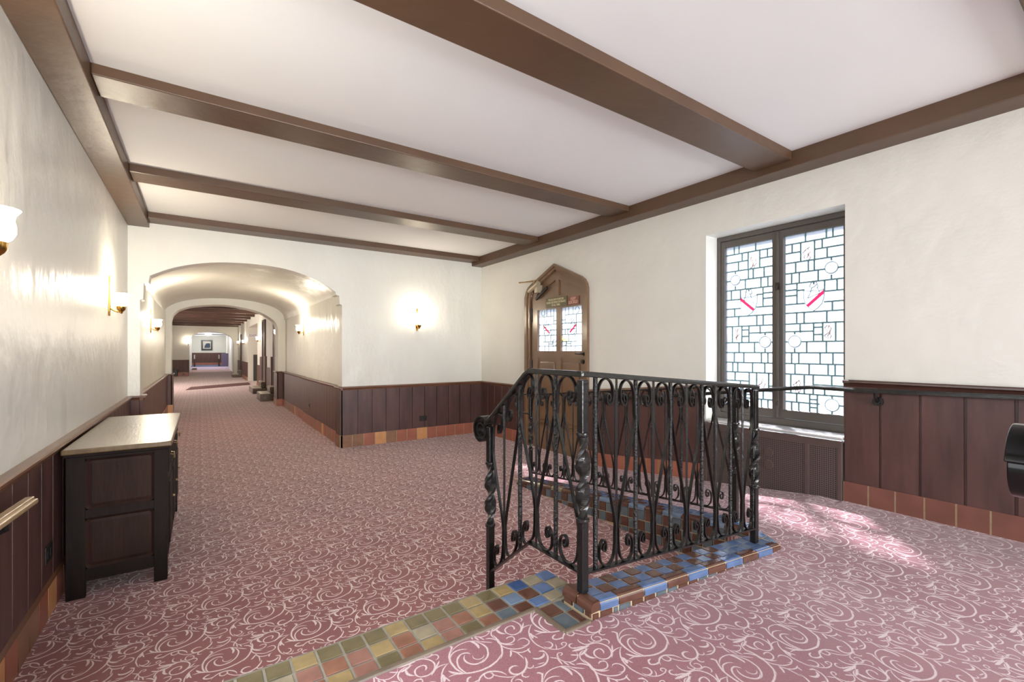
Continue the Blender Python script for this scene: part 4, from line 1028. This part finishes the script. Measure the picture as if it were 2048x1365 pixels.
vl(0,1,390,447,637); vl(1,2,484); vl(1,3,553,682); vl(1,2,765); vl(2,3,440)
vl(3,4,555,610,730); SEG.append(('v',X_(403),rows[3],.175)); SEG.append(('v',X_(403),.252,rows[5])); vl(4,5,520,695,770)
vl(5,6,355); vl(5,6,463); SEG.append(('v',.5,rows[5],.293)); vl(5,7,718); SEG.append(('h',.313,.79,1)); SEG.append(('h',.345,.79,1)); vl(7,8,395)
vl(8,9,443,650,720); vl(9,11,367,480,562); SEG.append(('h',.530,X_(480),X_(562))); SEG.append(('h',.570,X_(480),X_(562)))
vl(9,10,687); SEG.append(('h',.550,X_(562),1)); SEG.append(('v',X_(740),.55,.566)); SEG.append(('v',X_(740),.645,rows[12]))
vl(11,12,447,625); vl(12,13,390,503,700,770); vl(13,14,372,432,603,737); vl(14,15,400); vl(14,16,565,648,778); SEG.append(('h',.868,X_(778),1)); vl(15,16,463)
vl(16,17,720); SEG.append(('h',rows[17],.40,1)); SEG.append(('h',rows[17],0,.08)); vl(16,18,.44*540+290,.57*540+290); vl(17,18,700,770)
SEG.append(('h',.928,.44,.57)); SEG.append(('h',.972,.44,.57)); SEG.append(('v',.20,rows[16],.915)); SEG.append(('v',.20,.985,1))
CIR = [(X_(403),.213,.043),(X_(740),.606,.046),(.20,.95,.046)]
FIG = [(X_(617),.118),(X_(423),.556),(X_(713),.86)]
for side, (ya, yb) in enumerate(((2.298,1.883),(1.789,1.376))):
    z0, z1 = .818, 2.234; xf = 3.94; Wd = ya-yb; Hh = z1-z0
    mb = MB(); mb.box(xf-.002, xf+.002, yb, ya, z0, z1); pane = obj('pane', mb, M['glass'], Wn)
    sgs = SEG if not side else [(s_[0], s_[1], 1-s_[3], 1-s_[2]) if s_[0] == 'h' else (s_[0], 1-s_[1], s_[2], s_[3]) for s_ in SEG]
    mb = MB(); leadlines(mb, ya, yb, z0, z1, xf, sgs, .0098)
    for u, v, r_ in CIR:
        u = 1-u if side else u; ringlead(mb, ya-u*Wd, z1-v*Hh, r_, xf, .004)
    ob = obj('leading', mb, M['lead'], pane, off=parent_world(Wn))
    mb = MB()
    for u, v, r_ in CIR:
        u = 1-u if side else u
        mb.prism([(ya-u*Wd+r_*.97*math.cos(2*PI*k/24), z1-v*Hh+r_*.97*math.sin(2*PI*k/24)) for k in range(24)], 'x', xf-.003, xf+.003)
    obj('roundels', mb, M['roundel'], pane, off=parent_world(Wn))
    mb = MB()
    for j,(u, v) in enumerate(FIG):
        u = 1-u if side else u; yc, zc = ya-u*Wd, z1-v*Hh
        for q in range(3):
            random.seed(j*10+q+side*50); a = random.uniform(-.02,.02); pts_ = [(yc+a+random.uniform(-.018,.018), zc-.05+.1*k/5) for k in range(6)]
            line(mb, pts_, xf, .0025)
    obj('figure_drawings', mb, M['etch'], pane, off=parent_world(Wn))
    shield(Wn, ya-(.5 if not side else .5)*Wd, z1-.365*Hh, .145, .21, xf-.001, not side)
mb = MB(); mb.box(XR-.03, 3.96, 1.305, 2.366, .67, .692)
o = obj('sill', mb, M['sill'], Wn, bevel=.010); o['label'] = 'pale glossy sill catching the daylight'

# radiator cover
RC = thing('radiator_cover', (3.70,1.835,.2), 'brown perforated metal radiator cover below the leaded window', 'radiator cover')
mb = MB(); mb.hexa([(3.690,1.308,.2),(3.78,1.308,.2),(3.78,2.362,.1),(3.690,2.362,.1),(3.690,1.308,.653),(3.78,1.308,.653),(3.78,2.362,.653),(3.690,2.362,.653)])
obj('perforated_panel', mb, M['perf'], RC, bevel=.004)
mb = MB()
for ya, yb in ((1.306,1.335),(1.515,1.545),(2.33,2.364)): mb.box(3.6855, 3.70, ya, yb, zback(yb)-.02, .64)
mb.box(3.684, 3.705, 1.3045, 2.3655, .615, .668)
obj('frame', mb, M['radmetal'], RC, bevel=.003)
for z in (.50,.405):
    mb = MB(); mb.tube([(3.692,1.80,z),(3.682,1.80,z)], .034, 20); obj('valve_cover', mb, M['radmetal'], RC, smooth=True)

# ------------------------------------------------------------------ outlets, small fittings
def outlet(loc, ax, label):
    r = thing('wall_outlet', loc, label, 'outlet'); x, y, z = loc
    mb = MB()
    if ax == 'y': mb.box(x-.06, x+.06, y-.008, y, z-.038, z+.038)
    else: mb.box(x-.004 if ax == 'x-' else x, x if ax == 'x-' else x+.008, y-.06, y+.06, z-.04, z+.04)
    obj('plate', mb, M['darkplate'], r, bevel=.003)
    mb = MB()
    for d in (-.026, .026):
        if ax == 'y': mb.box(x+d-.016, x+d+.016, y-.0105, y-.006, z-.018, z+.018)
        else: mb.box(x-.007 if ax == 'x-' else x+.006, x-.003 if ax == 'x-' else x+.0105, y+d-.016, y+d+.016, z-.018, z+.018)
    obj('socket', mb, M['black'], r)
outlet((2.715,YF-.026,.30), 'y', 'dark outlet plate on the wainscot below the lone sconce')
outlet((XL+.026,3.10,.315), 'x', 'dark outlet plate on the left wainscot beside the oak cabinet')
outlet((1.575,8.6,.34), 'x-', 'small dark outlet on the right wainscot of the passage')

# ------------------------------------------------------------------ far room things
def fstep(y0, y1, yu0, yu1, xl, xu, z1, z2, label):
    r = thing('door_steps', (1.45,(y0+y1)/2,0), label, 'steps', 'tiled steps in front of the far doors')
    mb = MB(); mb.box(xl, RX-.02, y0, y1, 0, z1); obj('lower_step', mb, M['stepstone'], r, bevel=.01)
    mb = MB(); mb.box(xu, RX-.02, yu0, yu1, z1, z2); obj('upper_step', mb, M['stepstone'], r, bevel=.01)
    mb = MB(); mb.box(xl+.01, xu, y0+.01, y1-.01, z1, z1+.012); mb.box(xu+.01, RX-.03, yu0+.01, yu1-.01, z2, z2+.012); obj('tread', mb, M['steptop'], r)
fstep(13.2,14.1,13.4,14.0,1.26,1.50,.185,.34,'pair of dark tiled steps nearest the second arch on the right')
fstep(15.6,16.9,15.85,16.6,1.29,1.53,.16,.33,'pair of dark tiled steps below the second far door')
fstep(25.7,26.7,25.9,26.5,1.28,1.52,.15,.32,'small far pair of tiled steps near the third arch')
def fdoor(name, y0, y1, z0, z1, label):
    r = thing(name, (RX-.02,(y0+y1)/2,z0), label, 'door', kind='structure')
    mb = MB(); mb.box(RX-.03, RX-.004, y0, y1, z0, z1); obj('leaf', mb, M['darkdoor'], r)
    mb = MB(); mb.box(RX-.045, RX, y0-.06, y0, z0, z1+.06); mb.box(RX-.045, RX, y1, y1+.06, z0, z1+.06); mb.box(RX-.045, RX, y0, y1, z1, z1+.06); obj('frame', mb, M['darkdoor'], r)
fdoor('door_2', 13.62, 13.98, .352, 2.09, 'narrow dark door nearest the second arch, up two steps')
fdoor('door_3', 16.02, 16.62, .342, 2.22, 'dark door up two steps before the side opening')
fdoor('door_4', 26.0, 26.42, .332, 2.05, 'small dark door at the far end of the far room')
ex = thing('exit_sign', (2.02,22.44,1.86), 'white exit sign in the side opening of the far room', 'sign')
mb = MB(); mb.box(1.71, 2.03, 22.425, 22.448, 1.86, 2.04); obj('board', mb, M['white'], ex)
text('EXIT', (1.86,22.424,1.95), .13, M['exittext'], ex, rot=(PI/2,0,0))
mt = MB(); mt.hexa([(-.40,18.4,.001),(1.55,19.9,.001),(1.62,21.4,.001),(-.28,19.8,.001),(-.40,18.4,.012),(1.55,19.9,.012),(1.62,21.4,.012),(-.28,19.8,.012)])
prop(obj('floor_mat', mt, M['mat']), 'dark red mat lying across the floor of the far room', 'mat')
bxm = MB(); bxm.box(-.95, -.50, RY1-.32, RY1-.06, 0, .20); 
r = thing('tiled_block', (-.72,28.7,0), 'low terracotta tiled block with a dark vent left of the third arch', 'block'); obj('body', bxm, M['terra'], r, bevel=.01)
bxm = MB(); bxm.box(-.76, -.66, RY1-.327, RY1-.318, .06, .15); obj('vent', bxm, M['stepstone'], r)
bxm = MB(); bxm.box(-1.25, -.97, RY1-.34, RY1-.06, 0, .33)
prop(obj('storage_box', bxm, M['black'], bevel=.01), 'black box on the floor at the left of the tiled block in the far room', 'box')
pc = thing('framed_picture', (.42,42.95,1.38), 'small framed blue picture on the end wall of the hall', 'picture')
mb = MB(); mb.box(.06,.77,42.90,42.98,1.34,2.14); obj('frame', mb, M['black'], pc, bevel=.01)
mb = MB(); mb.box(.16,.67,42.893,42.902,1.46,2.03); obj('mount', mb, M['mount'], pc)
mb = MB(); mb.prism([(.24,1.52),(.28,1.7),(.36,1.86),(.45,1.9),(.62,1.88),(.64,1.6),(.6,1.52)], 'y', 42.888, 42.894); obj('painting', mb, M['paintblue'], pc)
cl_ = thing('ceiling_light', (.42,36.0,2.45), 'small round glowing ceiling light in the end alcove', 'ceiling light')
mb = MB(); mb.lathe([(.02,-.12),(.12,-.10),(.17,-.05),(.18,0)], (.42,36.0,2.44), 20); obj('dome', mb, M['shade'], cl_, smooth=True)
for x, lb in ((-.35,'dark post with a painted light reflection at the left of the end alcove'),(1.10,'dark post with a painted light reflection at the right of the end alcove')):
    r = thing('alcove_post', (x,39.0,.18), lb, 'post', 'dark posts at the end alcove')
    mb = MB(); mb.box(x-.05,x+.05,38.95,39.05,.18,1.06); obj('shaft', mb, M['darkdoor'], r, bevel=.01)
    mb = MB(); mb.box(x-.035,x+.035,38.94,38.96,.72,1.02); obj('face', mb, M['mount'], r)  # pale strip paints the light reflected on the post
bs_ = MB(); bs_.box(-.46,-.2,37.2,37.58,0,.13)
prop(obj('floor_step', bs_, M['stepstone'], bevel=.01), 'dark low step at the left end of the pale step edge', 'step')

# ------------------------------------------------------------------ light
w = bpy.data.worlds.new('daylight'); S.world = w; w.use_nodes = True
nt = w.node_tree; bg = nt.nodes['Background']
tc = nt.nodes.new('ShaderNodeTexCoord'); sp = nt.nodes.new('ShaderNodeSeparateXYZ'); nt.links.new(tc.outputs['Generated'], sp.inputs[0])
rp = nt.nodes.new('ShaderNodeValToRGB'); e0, e1 = rp.color_ramp.elements
e0.position = .35; e0.color = (.66,.72,.70,1); e1.position = .62; e1.color = (.88,.93,1,1)
e2 = rp.color_ramp.elements.new(.72); e2.color = (.95,.98,1,1)
e3 = rp.color_ramp.elements.new(.84); e3.color = (6.5,7,7.6,1)       # open sky above the tree line
mr = nt.nodes.new('ShaderNodeMapRange'); mr.inputs[1].default_value = -1; mr.inputs[2].default_value = 1
nt.links.new(sp.outputs['Z'], mr.inputs['Value']); nt.links.new(mr.outputs['Result'], rp.inputs['Fac']); nt.links.new(rp.outputs['Color'], bg.inputs['Color'])
bg.inputs['Strength'].default_value = .55

def area(name, loc, rot, sx, sy, power, col=(1,1,1), spread=PI):
    li = bpy.data.lights.new(name, 'AREA'); li.shape = 'RECTANGLE'; li.size = sx; li.size_y = sy; li.energy = power; li.color = col; li.spread = spread
    o = bpy.data.objects.new(name, li); C.objects.link(o); o.location = loc; o.rotation_euler = rot; return o
# unseen fill lights added to brighten the room, then daylight of the far room
area('added_right_fill', (3.98,-.49,1.54), (0,PI/2,0), 1.5, 1.18, 7, (.90,.95,1))
area('added_left_fill', (-.76,1.1,1.62), (0,-PI/2,0), 1.4, 1.6, 17, (.92,.96,1))
area('added_rear_fill', (1.6,YB-.1,1.2), (PI/2,0,0), 2.8, 1.5, 78, (.95,.97,1), math.radians(95))
area('far_room_daylight', (-2.6,19.4,1.3), (0,-PI/2,0), 2.0, 4.8, 95, (1,.87,.74))
def pt(name, loc, e, col=(1,.86,.66), r=.15):
    li = bpy.data.lights.new(name, 'POINT'); li.energy = e; li.color = col; li.shadow_soft_size = r
    o = bpy.data.objects.new(name, li); C.objects.link(o); o.location = loc
pt('alcove_light', (.42,36.0,2.2), 34, (.9,.92,1)); pt('alcove_light', (.42,41.0,2.1), 30, (1,.95,.9))
su = bpy.data.lights.new('sun', 'SUN'); su.energy = 26; su.angle = math.radians(4); su.color = (1,.95,.88)
so = bpy.data.objects.new('sun', su); C.objects.link(so)
so.rotation_euler = Vector((-.45,-.36,-.85)).to_track_quat('-Z','Y').to_euler()

# ------------------------------------------------------------------ camera
cam = bpy.data.cameras.new('camera'); co = bpy.data.objects.new('camera', cam); C.objects.link(co)
co.location = (0,0,1.3); co.rotation_euler = (PI/2, 0, -math.atan(623/907.2))
cam.sensor_width = 36; cam.lens = 36*907.2/2048; cam.shift_y = (702-682.5)/2048; cam.clip_start = .02
S.camera = co
S.view_settings.view_transform = 'Standard'; S.view_settings.look = 'None'; S.view_settings.gamma = 1; S.view_settings.exposure = 0.9
S.view_settings.use_curve_mapping = False
S.cycles.max_bounces = 10; S.cycles.diffuse_bounces = 6; S.cycles.transparent_max_bounces = 12
S.cycles.sample_clamp_indirect = 8; S.cycles.use_denoising = True
